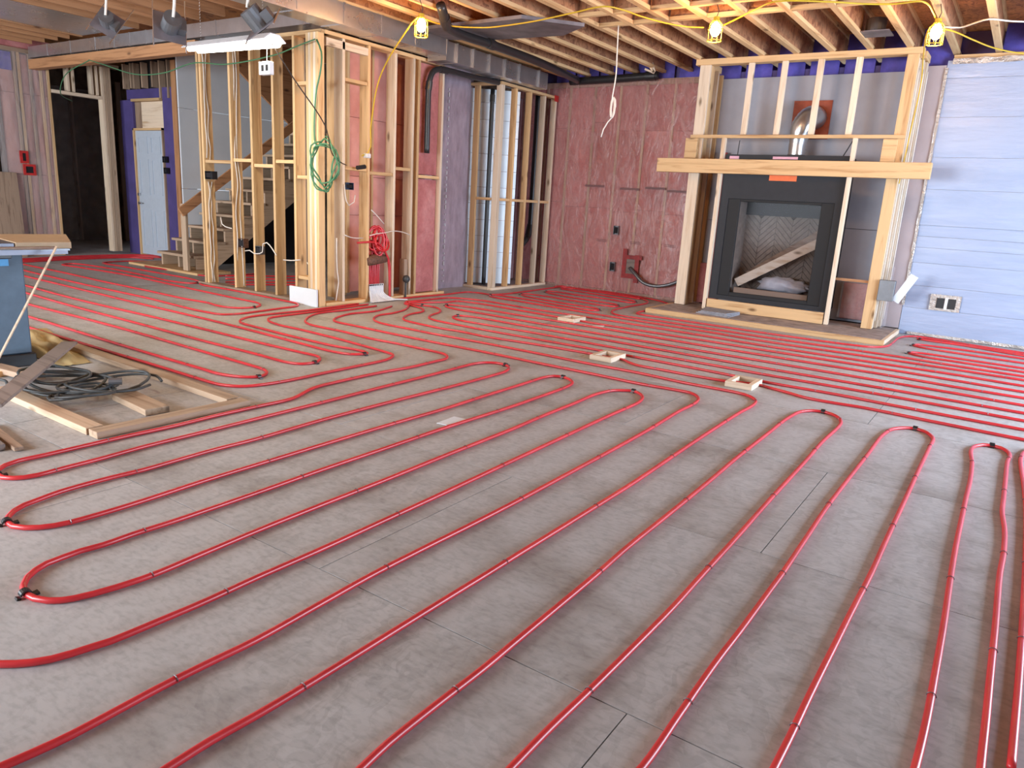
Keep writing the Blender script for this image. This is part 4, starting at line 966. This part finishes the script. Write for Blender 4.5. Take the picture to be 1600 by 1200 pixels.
# ------------------------------------------------------------------ small timber boxes on the floor
def floor_box(cx, cy, rot, label, lx=.21, ly=.30, h=.045):
    t = T('floor_box', label, 'wooden box', (cx, cy, 0), 'small timber boxes framing floor outlets')
    c, s_ = math.cos(rot), math.sin(rot); w = .038
    def part(a0, b0, a1, b1, mat):
        m = MB(); vs = []
        for z in (0.001, h):
            for a, b_ in ((a0, b0), (a1, b0), (a1, b1), (a0, b1)): vs.append((cx+a*c-b_*s_, cy+a*s_+b_*c, z))
        m.add(vs, BOXF).obj('side', mat, t, bevel=.0015)
    part(-lx/2, -ly/2, lx/2, -ly/2+w, 'pale_lumber_x'); part(-lx/2, ly/2-w, lx/2, ly/2, 'pale_lumber_x')
    part(-lx/2, -ly/2+w, -lx/2+w, ly/2-w, 'pale_lumber_y'); part(lx/2-w, -ly/2+w, lx/2, ly/2-w, 'pale_lumber_y')
floor_box(-4.18, 7.40, .02, 'small timber box on the floor farthest from the camera')
floor_box(-2.87, 5.78, .02, 'small timber box on the floor, middle one of the three')
floor_box(-1.635, 5.73, .02, 'small timber box on the floor nearest the hairpin loops at right')
pc = MB().prism([(-2.70, 3.24, .001), (-2.71, 3.42, .001), (-2.61, 3.43, .001), (-2.63, 3.25, .001)], (0, 0, .003)).obj('paper_scrap', 'white_board'); tag(pc, 'pale scrap of card on the floor beside a red pipe', 'card')
pc = MB().prism([[(-3.839,7.284,0.001)][0], [(-3.753,7.398,0.001)][0], [(-3.679,7.227,0.001)][0], [(-3.815,7.180,0.001)][0]], (0, 0, .003)).obj('paper_scrap', 'white_board'); tag(pc, 'tiny pale card scrap beside the farthest timber box', 'card')

# ------------------------------------------------------------------ red heating pipes
PIPES = [
 ('red heating pipe looping four times across the left foreground, nearest the timber frame',
  [(-6.207,6.267),(-6.172,5.796),(-6.180,5.383),(-6.080,5.156),(-5.906,4.951),(-5.764,4.855),(-5.608,4.819),(-5.213,4.822),(-4.796,4.781),(-4.476,4.798),(-4.096,4.796),(-3.921,4.778),(-3.837,4.718),(-3.786,4.624),(-3.783,4.498),(-3.773,4.180),(-3.802,3.907),(-3.806,3.455),(-3.789,3.240),(-3.675,2.960),(-3.676,2.696),(-3.680,2.414),(-3.668,2.158),(-3.677,1.907),(-3.676,1.696),(-3.674,1.503),(-3.679,1.389),(-3.659,1.327),(-3.621,1.284),(-3.566,1.260),(-3.511,1.259),(-3.473,1.284),(-3.449,1.317),(-3.436,1.371),(-3.441,1.481),(-3.447,1.658),(-3.465,1.873),(-3.467,2.175),(-3.472,2.543),(-3.479,3.078),(-3.493,3.610),(-3.501,4.167),(-3.517,4.540),(-3.516,4.681),(-3.485,4.771),(-3.414,4.835),(-3.318,4.837),(-3.233,4.761),(-3.185,4.648),(-3.173,4.502),(-3.173,4.008),(-3.192,3.301),(-3.195,2.777),(-3.176,2.323),(-3.185,2.088),(-3.179,1.887),(-3.171,1.706),(-3.182,1.565),(-3.184,1.460),(-3.179,1.347),(-3.158,1.255),(-3.142,1.191),(-3.112,1.141),(-3.067,1.101),(-3.021,1.080),(-2.970,1.079),(-2.922,1.103),(-2.888,1.137),(-2.865,1.180),(-2.851,1.231),(-2.844,1.325),(-2.842,1.453),(-2.847,1.594),(-2.858,1.813),(-2.859,2.087),(-2.860,2.485),(-2.857,2.958),(-2.845,3.460),(-2.855,3.964),(-2.859,4.348),(-2.864,4.571),(-2.863,4.706),(-2.834,4.800),(-2.765,4.830),(-2.669,4.784),(-2.610,4.703),(-2.586,4.575),(-2.578,4.410),(-2.574,4.164),(-2.570,3.848),(-2.587,3.210),(-2.585,2.679),(-2.584,2.244),(-2.575,1.875),(-2.573,1.669),(-2.573,1.486),(-2.580,1.335),(-2.577,1.218),(-2.589,1.141),(-2.585,1.074),(-2.580,1.024),(-2.560,0.981),(-2.527,0.941),(-2.480,0.910),(-2.425,0.894),(-2.376,0.900),(-2.332,0.920),(-2.305,0.945),(-2.287,0.975),(-2.269,1.026),(-2.255,1.091),(-2.242,1.208),(-2.251,1.389),(-2.264,1.644),(-2.270,1.969),(-2.273,2.359),(-2.284,2.843),(-2.291,3.443),(-2.308,3.825),(-2.316,4.246),(-2.328,4.497),(-2.316,4.637),(-2.288,4.746),(-2.231,4.808),(-2.171,4.845),(-2.092,4.797),(-2.035,4.707),(-2.005,4.569),(-2.002,4.391),(-2.003,4.115),(-1.996,3.727),(-1.990,3.388),(-1.982,2.997),(-1.970,2.463),(-1.964,2.012),(-1.961,1.700),(-1.965,1.421),(-1.962,1.224),(-1.968,1.066),(-1.976,0.929),(-1.989,0.878),(-1.999,0.834),(-2.015,0.787),(-2.039,0.748),(-2.065,0.719),(-2.096,0.692),(-2.139,0.663)],
  [(-3.59,1.28),(-3.34,4.83),(-3.02,1.08),(-2.77,4.83),(-2.44,0.89),(-2.17,4.84)]),
 ('red heating pipe crossing the foreground and turning a corner below the small timber box',
  [(-6.087,6.402),(-5.933,5.981),(-5.952,5.636),(-5.895,5.417),(-5.808,5.256),(-5.723,5.170),(-5.606,5.134),(-5.420,5.133),(-4.959,5.115),(-4.302,5.107),(-3.722,5.117),(-3.179,5.106),(-2.689,5.105),(-2.236,5.095),(-1.935,5.123),(-1.845,5.125),(-1.778,5.079),(-1.726,4.981),(-1.704,4.836),(-1.707,4.563),(-1.685,4.071),(-1.674,3.557),(-1.670,2.992),(-1.667,2.541),(-1.671,2.223),(-1.678,1.954),(-1.681,1.687),(-1.672,1.448),(-1.663,1.196),(-1.672,1.033),(-1.676,0.905),(-1.674,0.784),(-1.673,0.680),(-1.680,0.602),(-1.692,0.521),(-1.701,0.463)],
  []),
 ('red heating pipe doubling back in two wide loops across the middle foreground',
  [(-6.112,6.744),(-5.837,6.376),(-5.720,6.048),(-5.704,5.800),(-5.599,5.617),(-5.475,5.511),(-5.303,5.449),(-4.919,5.436),(-4.576,5.427),(-3.968,5.448),(-3.396,5.443),(-2.867,5.427),(-2.395,5.435),(-1.995,5.401),(-1.616,5.410),(-1.508,5.391),(-1.438,5.334),(-1.395,5.254),(-1.377,5.104),(-1.386,4.847),(-1.384,4.174),(-1.375,3.614),(-1.367,3.124),(-1.371,2.598),(-1.376,2.121),(-1.377,1.948),(-1.380,1.746),(-1.382,1.549),(-1.384,1.315),(-1.387,1.105),(-1.391,0.993),(-1.400,0.872),(-1.399,0.760),(-1.397,0.667)],
  []),
 ('red heating pipe with three long hairpin loops running down the right foreground',
  [(-1.048,0.940),(-1.053,1.033),(-1.061,1.126),(-1.061,1.306),(-1.057,1.513),(-1.060,1.664),(-1.064,1.913),(-1.069,2.211),(-1.079,2.497),(-1.081,2.884),(-1.087,3.463),(-1.096,3.892),(-1.097,4.510),(-1.099,4.887),(-1.090,5.063),(-1.078,5.184),(-1.052,5.255),(-1.012,5.307),(-0.950,5.337),(-0.886,5.313),(-0.827,5.244),(-0.793,5.134),(-0.784,4.986),(-0.792,4.584),(-0.785,4.232),(-0.781,3.933),(-0.776,3.378),(-0.767,2.884),(-0.763,2.473),(-0.759,2.184),(-0.763,1.892),(-0.769,1.619),(-0.776,1.427),(-0.777,1.254),(-0.777,1.176)],
  [(-0.95,5.34)]),
 ('red heating pipe with a wide hairpin loop, second from the frame edge',
  [(-0.546,1.334),(-0.529,1.447),(-0.531,1.680),(-0.534,1.960),(-0.530,2.221),(-0.529,2.510),(-0.528,2.693),(-0.533,3.035),(-0.540,3.511),(-0.536,3.986),(-0.529,4.506),(-0.527,4.945),(-0.516,5.100),(-0.496,5.224),(-0.446,5.311),(-0.376,5.361),(-0.317,5.334),(-0.267,5.235),(-0.253,5.160),(-0.254,4.989),(-0.256,4.425),(-0.256,3.838),(-0.257,3.309),(-0.256,2.913),(-0.261,2.619),(-0.265,2.276),(-0.268,1.999),(-0.268,1.794),(-0.270,1.651),(-0.271,1.549)],
  [(-0.38,5.36)]),
 ('red heating pipe with a narrow kinked hairpin loop beside the right frame edge',
  [(0.008,1.793),(0.013,1.877),(0.016,2.083),(0.013,2.367),(0.008,2.698),(-0.003,3.124),(-0.009,3.470),(-0.011,3.793),(-0.013,4.165),(-0.013,4.459),(-0.024,4.824),(-0.041,5.018),(-0.041,5.146),(-0.024,5.220),(0.007,5.276),(0.057,5.307),(0.108,5.289),(0.142,5.225),(0.154,5.142),(0.144,4.983),(0.143,4.603),(0.142,4.252),(0.142,4.045),(0.158,3.782),(0.160,3.502),(0.153,3.257),(0.153,2.793),(0.151,2.439),(0.150,2.190),(0.148,1.982),(0.149,1.891)],
  [(0.06,5.31)]),
 ('short red heating pipe cut off by the right picture edge beside the kinked hairpin loop',
  [(0.387,5.476),(0.282,5.457),(0.226,5.306),(0.208,5.103),(0.213,4.864),(0.226,4.557),(0.236,4.129),(0.237,3.607),(0.233,3.131),(0.223,2.497),(0.211,2.031)],
  []),
 ('red heating pipe dipping through two small timber boxes on the floor',
  [(-6.147,6.690),(-5.932,6.638),(-5.763,6.574),(-5.633,6.461),(-5.579,6.333),(-5.569,6.202),(-5.501,6.012),(-5.414,5.876),(-5.320,5.795),(-5.196,5.760),(-4.785,5.722),(-4.507,5.742),(-4.173,5.725),(-3.616,5.786),(-3.047,5.815),(-2.879,5.804),(-2.746,5.818),(-2.628,5.740),(-2.518,5.698),(-2.342,5.700),(-1.977,5.701),(-1.771,5.722),(-1.657,5.770),(-1.529,5.803),(-1.457,5.778),(-1.295,5.724),(-1.129,5.659),(-0.957,5.661),(-0.744,5.687),(-0.331,5.660),(0.222,5.623),(0.424,5.627)],
  []),
 ('red heating pipe entering the right half of the floor behind the timber boxes',
  [(-6.196,6.743),(-5.932,6.778),(-5.738,6.791),(-5.569,6.685),(-5.450,6.520),(-5.378,6.302),(-5.292,6.158),(-5.207,6.092),(-5.086,6.047),(-4.824,6.031),(-4.388,6.014),(-3.690,6.018),(-3.058,6.021),(-2.056,5.987),(-1.506,5.950),(-1.019,5.963),(-0.568,5.941),(0.220,5.914),(0.432,5.921)],
  [(-5.93,6.78)]),
 ('red heating pipe with a hairpin loop on the open floor beside the manifold wall',
  [(0.441,6.203),(0.219,6.203),(-0.218,6.229),(-0.699,6.247),(-1.586,6.235),(-2.153,6.248),(-3.187,6.264),(-3.944,6.297),(-4.588,6.284),(-4.917,6.280),(-5.083,6.339),(-5.158,6.421),(-5.172,6.518),(-5.103,6.560),(-4.954,6.594),(-4.202,6.572),(-3.343,6.559),(-2.253,6.518),(-1.663,6.504),(-0.737,6.506),(-0.237,6.489),(0.218,6.472),(0.449,6.490)],
  [(-5.18,6.50)]),
 ('red heating pipe with a hairpin loop just behind the loop nearest the manifold',
  [(0.458,6.777),(0.217,6.766),(-0.259,6.798),(-0.780,6.803),(-1.750,6.812),(-2.362,6.811),(-3.486,6.829),(-4.297,6.847),(-5.030,6.878),(-5.465,6.882),(-5.649,6.925),(-5.736,6.981),(-5.788,7.094),(-5.698,7.135),(-5.489,7.165),(-5.243,7.165),(-4.497,7.158),(-3.661,7.160),(-2.474,7.113),(-1.837,7.116),(-0.826,7.116),(-0.279,7.078),(0.215,7.072),(0.467,7.091)],
  [(-5.78,7.07)]),
 ('red heating pipe running into the small timber box farthest from the camera',
  [(-6.219,6.838),(-6.072,6.996),(-5.948,7.250),(-5.913,7.453),(-5.752,7.504),(-5.508,7.522),(-4.792,7.473),(-4.321,7.443),(-4.038,7.416),(-3.628,7.404),(-2.582,7.404),(-1.915,7.394),(-0.868,7.404),(-0.301,7.381),(0.214,7.346),(0.476,7.375)],
  []),
 ('red heating pipe passing just behind the farthest small timber box',
  [(-6.252,6.827),(-6.226,7.173),(-6.215,7.479),(-6.177,7.619),(-5.985,7.734),(-5.706,7.789),(-4.862,7.727),(-3.968,7.741),(-2.691,7.699),(-1.989,7.654),(-0.906,7.662),(-0.322,7.677),(0.213,7.641),(0.485,7.681)],
  []),
 ('red heating pipe snaking in four hairpin loops before the pink insulated wall',
  [(0.493,7.945),(0.211,7.943),(-0.343,7.959),(-0.949,7.957),(-2.068,7.933),(-2.801,7.995),(-3.600,8.018),(-4.133,8.052),(-4.918,8.121),(-5.564,8.178),(-5.843,8.195),(-5.994,8.251),(-6.063,8.390),(-5.960,8.433),(-5.412,8.420),(-4.847,8.327),(-4.446,8.294),(-4.359,8.375),(-4.391,8.469),(-4.480,8.530),(-4.994,8.574),(-5.517,8.663),(-5.769,8.748),(-5.862,8.854),(-5.846,8.947),(-5.554,8.974),(-4.990,8.915),(-4.562,8.864),(-4.393,8.912),(-4.396,9.032),(-4.488,9.137),(-4.721,9.165),(-5.157,9.206),(-5.557,9.297),(-5.767,9.383),(-5.833,9.527),(-5.712,9.590),(-5.359,9.559),(-4.817,9.543),(-4.443,9.507),(-4.432,9.651),(-4.504,9.739),(-4.978,9.854),(-5.464,9.940),(-5.781,9.992),(-5.885,10.011),(-5.933,10.150),(-5.739,10.221),(-5.130,10.147),(-4.544,10.042)],
  [(-6.05,8.34),(-4.38,8.44),(-5.84,8.83),(-4.41,9.04),(-5.80,9.45),(-4.44,9.65)]),
 ('red heating pipe following the corner closet base and the pink wall to the hearth',
  [(-6.484,6.935),(-6.479,7.397),(-6.434,7.836),(-6.452,8.126),(-6.427,8.328),(-6.270,8.394),(-6.099,8.393),(-6.018,8.593),(-6.005,8.815),(-6.016,9.432),(-6.039,10.089),(-6.008,10.277),(-5.784,10.301),(-5.190,10.262),(-4.578,10.115),(-4.403,9.958),(-4.322,9.846),(-4.259,9.600),(-4.270,9.149),(-4.253,8.673),(-4.203,8.464),(-4.058,8.270),(-3.873,8.235),(-3.374,8.251),(-2.893,8.244),(-2.147,8.210),(-0.989,8.230),(-0.359,8.184),(0.210,8.158),(0.500,8.190)],
  []),
 ('red heating pipe hugging the front edge of the fireplace hearth',
  [(-6.117,10.197),(-6.076,10.390),(-5.854,10.422),(-5.250,10.379),(-4.647,10.263),(-4.268,10.110),(-4.022,9.907)],
  []),
 ('red heating pipe curling round the hearth corner to the silver foil wall',
  [(-3.945,8.935),(-3.953,8.735),(-3.918,8.604),(-3.803,8.548),(-3.501,8.550),(-3.000,8.533),(-2.231,8.507),(-1.544,8.528),(-1.290,8.563),(-1.169,8.602),(-1.074,8.728),(-1.032,8.878),(-1.025,9.201),(-1.024,9.599),(-0.971,9.828),(-0.854,9.944),(-0.616,9.924),(-0.222,9.812),(0.203,9.751),(0.545,9.678)],
  []),
 ('red heating pipe with two hairpin loops just in front of the silver foil wall',
  [(0.506,8.375),(0.209,8.403),(-0.322,8.441),(-0.605,8.451),(-0.752,8.515),(-0.794,8.564),(-0.762,8.652),(-0.628,8.687),(-0.337,8.671),(0.208,8.643),(0.514,8.647)],
  [(-0.79,8.57)]),
 ('red heating pipe with a hairpin loop second from the silver foil wall',
  [(0.524,8.980),(0.207,8.984),(-0.302,9.025),(-0.634,9.063),(-0.784,9.126),(-0.822,9.180),(-0.788,9.273),(-0.658,9.308),(-0.320,9.336),(0.205,9.305),(0.534,9.293)],
  [(-0.82,9.20)]),
 ('red heating pipe with a tight hairpin loop hugging the silver foil wall',
  [(0.541,9.530),(0.204,9.523),(-0.341,9.695),(-0.663,9.710),(-0.812,9.741),(-0.843,9.778),(-0.812,9.868),(-0.604,9.784),(-0.219,9.731),(0.204,9.649),(0.544,9.628)],
  [(-0.83,9.75)]),
 ('red heating pipe with a hairpin loop and a sharp corner, middle of the left floor',
  [(-6.455,6.216),(-6.414,5.776),(-6.397,5.302),(-6.415,4.896),(-6.393,4.643),(-6.313,4.487),(-6.213,4.400),(-6.106,4.360),(-5.940,4.346),(-5.522,4.315),(-5.104,4.297),(-4.735,4.300),(-4.534,4.332),(-4.416,4.329),(-4.366,4.309),(-4.355,4.262),(-4.390,4.201),(-4.462,4.155),(-4.630,4.133),(-5.016,4.153),(-5.693,4.198),(-6.542,4.234),(-7.985,4.250),(-9.017,4.279),(-10.483,4.309),(-11.346,4.327)],
  [(-4.36,4.27)]),
 ('red heating pipe with two hairpin loops ahead of the loose timber frame',
  [(-10.517,4.001),(-9.546,3.933),(-8.215,3.888),(-7.008,3.911),(-6.157,3.915),(-5.304,3.909),(-4.694,3.918),(-4.545,3.922),(-4.457,3.879),(-4.391,3.795),(-4.374,3.711),(-4.398,3.650),(-4.476,3.611),(-4.575,3.599),(-4.904,3.611),(-5.585,3.605),(-6.502,3.622),(-7.836,3.641),(-8.925,3.682),(-9.799,3.719)],
  [(-4.37,3.75)]),
 ('red heating pipe with one hairpin loop ending near the loose timber frame corner',
  [(-8.979,3.397),(-8.170,3.372),(-7.192,3.391),(-6.088,3.386),(-5.304,3.363),(-4.541,3.340),(-4.439,3.330),(-4.359,3.298),(-4.293,3.225),(-4.281,3.168),(-4.328,3.102),(-4.408,3.055),(-4.542,3.020),(-4.738,3.023),(-5.277,3.024),(-6.146,3.035),(-7.425,3.064),(-8.124,3.061)],
  [(-4.28,3.17)]),
 ('red heating pipe bending round the loose timber frame and back to the manifold',
  [(-7.580,2.847),(-6.872,2.837),(-6.163,2.841),(-5.490,2.844),(-4.974,2.846),(-4.574,2.843),(-4.390,2.844),(-4.262,2.854),(-4.145,2.919),(-4.089,3.029),(-4.060,3.245),(-4.066,3.537),(-4.071,3.924),(-4.078,4.211),(-4.122,4.345),(-4.184,4.426),(-4.265,4.449),(-4.496,4.483),(-5.004,4.544),(-5.527,4.578),(-5.810,4.579),(-6.010,4.614),(-6.133,4.671),(-6.230,4.769),(-6.260,4.937),(-6.274,5.287),(-6.307,5.680),(-6.354,6.275)],
  []),
 ('red heating pipe with a loop beside the base of the left stud wall',
  [(-12.859,4.921),(-11.854,4.871),(-10.754,4.870),(-9.673,4.835),(-8.629,4.836),(-7.804,4.820),(-7.425,4.854),(-7.192,4.817),(-7.005,4.847),(-6.914,4.927),(-6.888,5.064),(-6.934,5.166),(-7.004,5.235),(-7.141,5.295),(-7.317,5.303),(-7.875,5.323),(-8.896,5.371),(-10.148,5.427),(-11.224,5.352),(-11.585,5.300),(-11.734,5.297),(-11.830,5.387),(-11.826,5.504),(-11.519,5.588),(-10.868,5.629),(-9.977,5.604),(-9.419,5.553),(-9.118,5.598),(-9.005,5.664),(-9.022,5.779),(-9.104,5.851),(-9.287,5.892),(-9.564,5.923),(-10.364,5.921),(-11.234,5.919),(-11.654,5.895),(-11.817,5.940),(-11.891,6.118),(-11.904,6.382),(-11.727,6.711)],
  [(-6.89,5.06),(-9.03,5.72)]),
 ('red heating pipe running along the base of the left stud wall',
  [(-12.140,4.639),(-11.070,4.557),(-9.507,4.517),(-8.080,4.522),(-7.126,4.468),(-6.858,4.479),(-6.685,4.510),(-6.613,4.649),(-6.625,4.893),(-6.672,5.263),(-6.698,5.480),(-6.777,5.581),(-6.890,5.638),(-7.159,5.651),(-7.689,5.686),(-8.349,5.694),(-8.767,5.677),(-8.931,5.729)],
  []),
 ('red heating pipe looping round the wooden platform at the stair foot',
  [(-11.674,6.702),(-11.494,6.449),(-11.283,6.308),(-11.063,6.213),(-10.805,6.228),(-10.351,6.262),(-9.841,6.258),(-9.633,6.317),(-9.558,6.473),(-9.551,7.073)],
  []),
 ('red heating pipe in the bundle along the hall wall, nearest the wall',
  [(-12.718,4.866),(-12.728,5.240),(-12.920,6.044),(-12.915,6.932),(-12.653,7.366)],
  []),
 ('red heating pipe in the bundle along the hall wall, second from the wall',
  [(-12.571,4.808),(-12.577,5.176),(-12.756,5.966),(-12.759,6.847),(-12.464,7.255)],
  []),
 ('red heating pipe in the bundle along the hall wall, third from the wall',
  [(-12.427,4.751),(-12.429,5.114),(-12.597,5.890),(-12.607,6.764),(-12.274,7.166)],
  []),
 ('red heating pipe in the bundle along the hall wall, outermost in the bundle',
  [(-12.278,4.693),(-12.276,5.049),(-12.431,5.811),(-12.449,6.678),(-12.123,6.941)],
  []),
 ('red heating pipe behind the left stud wall, nearest the stairs',
  [(-9.531,6.529),(-9.330,6.908),(-9.071,7.345),(-8.920,7.598)],
  []),
 ('red heating pipe behind the left stud wall, second from the stairs',
  [(-9.235,6.325),(-9.035,6.689),(-8.779,7.108),(-8.630,7.351)],
  []),
 ('red heating pipe behind the left stud wall, third from the stairs',
  [(-8.927,6.112),(-8.728,6.460),(-8.476,6.861),(-8.328,7.093)],
  []),
 ('red heating pipe behind the left stud wall, nearest the stud wall',
  [(-8.695,5.951),(-8.497,6.288),(-8.247,6.675),(-8.101,6.899)],
  []),
]

R_P = .0108
for lab, pts, clips in PIPES:
    grp = None
    if 'bundle along the hall' in lab: grp = 'bundled heating pipes along the back wall'
    if 'behind the left stud wall,' in lab: grp = 'heating pipes behind the left stud wall'
    p3 = [(a, b_, R_P) for a, b_ in pts]
    t = T('heating_pipe', lab, 'heating pipe', (p3[len(p3)//2][0], p3[len(p3)//2][1], 0), grp)
    sp = smooth_path(p3, .035)
    MB().tube(sp, R_P, 8).obj('tube', 'red_pex', t, smooth=True)
    for (cx, cy) in clips:
        q = min(range(len(sp)), key=lambda i: (sp[i].x-cx)**2+(sp[i].y-cy)**2); c = sp[q]
        d = (sp[min(q+1, len(sp)-1)]-sp[max(q-1, 0)]).normalized(); n_ = Vector((-d.y, d.x, 0))
        m = MB(); arc = [c+n_*(.0155*math.cos(a))+Vector((0, 0, .0155*math.sin(a))) for a in [PI*k/8 for k in range(9)]]
        for a, b_ in zip(arc, arc[1:]): m.bar(a, b_, .026, .005, (d.cross((b_-a).normalized())))
        e = c+n_*.0155; m.bar(e+Vector((0, 0, -.010)), e+n_*.022+Vector((0, 0, -.006)), .024, .008)
        e = c-n_*.0155; m.bar(e+Vector((0, 0, -.010)), e-n_*.012+Vector((0, 0, -.006)), .020, .008)
        m.obj('clip', 'black_plastic', t)
    if not grp:                                       # thin staples holding the tube down
        m = MB(); acc = 0; nxt = .45
        for a, b_ in zip(sp, sp[1:]):
            acc += (b_-a).length
            if acc > nxt:
                nxt = acc + random.uniform(.65, .95)
                d = (b_-a).normalized(); n_ = Vector((-d.y, d.x, 0))
                m.tube([a+n_*(.013*math.cos(h))+Vector((0, 0, .0125*math.sin(h))) for h in [PI*k/6 for k in range(7)]], .0015, 4, False)
        if m.v: o = m.obj('staples', 'steel_grey', t); o['kind'] = 'stuff'

# ------------------------------------------------------------------ loose timber frame, saw and clutter at left
tf = T('timber_frame', 'loose rectangular frame of two-by-fours lying on the floor', 'frame', (-4.9, 2.25, 0))
def rail(p, q, w=.088, h=.038, mat='worn_lumber_x', name='rail', z=.0195): return MB().bar((p[0], p[1], z), (q[0], q[1], z), w, h).obj(name, mat, tf, bevel=.002)
rail((-3.80, 1.79), (-3.78, 2.70), mat='worn_lumber_y')
rail((-3.85, 2.66), (-6.05, 2.72)); rail((-3.86, 1.83), (-5.0, 1.84))
lb = MB().bar((-4.40, 2.275, .0195), (-3.96, 2.235, .0195), .14, .038).obj('wood_block', 'worn_lumber_x', bevel=.002); tag(lb, 'short flat wood block lying inside the loose timber frame', 'block')
plk = MB().bar((-4.28, 1.52, .126), (-5.62, 2.54, .126), .10, .02).obj('loose_board', 'old_board_x', bevel=.002); tag(plk, 'long grey board lying diagonally across the loose timber frame', 'board')
ys = MB()
def fn(u, v):
    x = -5.42-1.5*u; y_ = 2.385+(.20+.34*u)*v+.02*u; n_ = noise.noise(Vector((u*4, v*4, 2)))
    return (x, y_, .004+.13*max(0, .35+n_)*math.sin(PI*min(1, max(0, u)))*math.sin(PI*v)+.01*abs(n_))
ys.quadgrid(fn, 22, 16); ys = ys.obj('kraft_sheet', 'yellow_sheet', smooth=True); tag(ys, 'crumpled yellowish sheet on the floor beside the blue saw cabinet', 'sheet')
loose('wood_offcut', (-5.55, 2.02, .035), (-5.08, 2.09, .035), .09, .038, 'grey_lumber_x', 'short grey-brown lumber offcut in front of the blue saw cabinet', 'offcut')
loose('wood_offcut', (-5.62, 1.98, .02), (-5.38, 2.0, .02), .09, .036, 'lumber_x', 'pale lumber offcut against the saw base', 'offcut')
loose('wood_offcut', (-4.32, 1.44, .018), (-3.90, 1.40, .018), .05, .03, 'old_board_x', 'dark narrow offcut at the left edge, nearer the camera than the frame', 'offcut')
loose('wood_offcut', (-4.34, 1.52, .012), (-3.84, 1.46, .012), .04, .02, 'grey_lumber_x', 'thin brown offcut beside the dark narrow offcut at the left edge', 'offcut')
hs = T('hose_coil', 'tangled coil of dark grey cable lying across the loose timber frame', 'cable', (-4.7, 2.1, 0))
for q, (cx, cy, rx, ry, n_, z0) in enumerate(((-4.72, 2.10, .30, .22, 3, .062), (-4.55, 2.26, .22, .26, 2, .064), (-4.42, 2.06, .14, .17, 2, .066), (-4.95, 2.15, .26, .16, 2, .068))):
    pts = []
    for t in range(n_*14):
        a = 2*PI*t/14; k = 1+.16*math.sin(t*.7+q*2)
        pts.append((cx+rx*k*math.cos(a+q), cy+ry*k*math.sin(a+q)*(1+.08*math.cos(t*.31)), z0+.010*(t/14)+.012*math.sin(t*.9)))
    MB().tube(smooth_path(pts, .05), .009, 7).obj('loop', 'grey_hose', hs, smooth=True)
MB().tube(smooth_path([(-4.65, 1.95, .04), (-4.9, 1.85, .06), (-5.05, 1.88, .06), (-5.35, 1.80, .04)], .05), .009, 7).obj('tail', 'grey_hose', hs, smooth=True)
MB().tube([(-4.42, 2.20, .115), (-4.38, 2.26, .115)], .022, 10).obj('connector', 'steel_grey', hs)
# table saw
sw = T('table_saw', 'blue cabinet table saw with a steel top and wooden extension wing', 'saw', (-5.9, 2.0, 0))
MB().prism([(-5.60, 2.28, .09), (-5.66, 1.72, .09), (-6.16, 1.78, .09), (-6.12, 2.34, .09)], (0, 0, .70)).obj('cabinet', 'saw_blue', sw, bevel=.008)
MB().prism([(-5.585, 2.30, .0), (-5.65, 1.70, .0), (-6.18, 1.76, .0), (-6.14, 2.36, .0)], (0, 0, .088)).obj('base', 'black_plastic', sw, bevel=.006)
MB().prism([(-5.60, 1.40, .815), (-5.555, 2.22, .815), (-6.32, 2.32, .815), (-6.36, 1.5, .815)], (0, 0, .04)).obj('table_top', 'saw_top', sw, bevel=.004)
MB().prism([(-5.553, 2.225, .80), (-5.535, 2.56, .80), (-6.28, 2.86, .80), (-6.318, 2.325, .80)], (0, 0, .012)).obj('wing_frame', 'steel_grey', sw)
MB().prism([(-5.553, 2.225, .814), (-5.53, 2.57, .814), (-6.27, 2.88, .814), (-6.318, 2.325, .814)], (0, 0, .045)).obj('extension_wing', 'saw_wood', sw, bevel=.003)
MB().tube([(-5.56, 1.4, .822), (-5.515, 2.45, .822)], .011, 10).obj('fence_rail', 'chrome', sw)
bx('wing_skirt', 'saw_top', sw, -5.56, 1.42, .775, -5.545, 2.55, .815)
bx('maker_plate', 'blue_label', sw, -5.606, 2.10, .70, -5.598, 2.19, .745, label='bright blue plate on the cabinet front')
bx('switch', 'black_plastic', sw, -5.61, 2.09, .752, -5.56, 2.20, .785, .004)
stk = MB().bar((-5.46, 2.44, .835), (-4.76, 1.62, .03), .011, .009).obj('leaning_stick', 'pale_lumber_x'); tag(stk, 'thin pale stick leaning from the saw top down to the floor', 'stick')
pl = MB().prism([(-13.28, 4.7, 0.04), (-13.12, 4.7, 0.0), (-13.22, 4.7, 1.3), (-13.26, 4.7, 1.3)], (0, .72, 0)).obj('wood_sheet', 'grey_lumber_z'); tag(pl, 'brown wood panel leaning on the far left wall', 'panel')
# red taped boxes on the left wall
for (y0, z0, y1, z1, lb_) in ((5.52, 1.45, 5.64, 1.64, 'upper red taped electrical box on the far left wall'), (5.55, 1.27, 5.73, 1.44, 'lower red taped electrical box on the far left wall')):
    t = T('taped_box', lb_, 'electrical box', (XL+.03, (y0+y1)/2, z0))
    m = MB(); e = .035
    m.box(XL+.002, y0, z0, XL+.03, y0+e, z1).box(XL+.002, y1-e, z0, XL+.03, y1, z1).box(XL+.002, y0+e, z0, XL+.03, y1-e, z0+e).box(XL+.002, y0+e, z1-e, XL+.03, y1-e, z1)
    m.obj('tape_frame', 'red_tape', t); bx('box', 'dark_void', t, XL+.002, y0+e, z0+e, XL+.02, y1-e, z1-e)
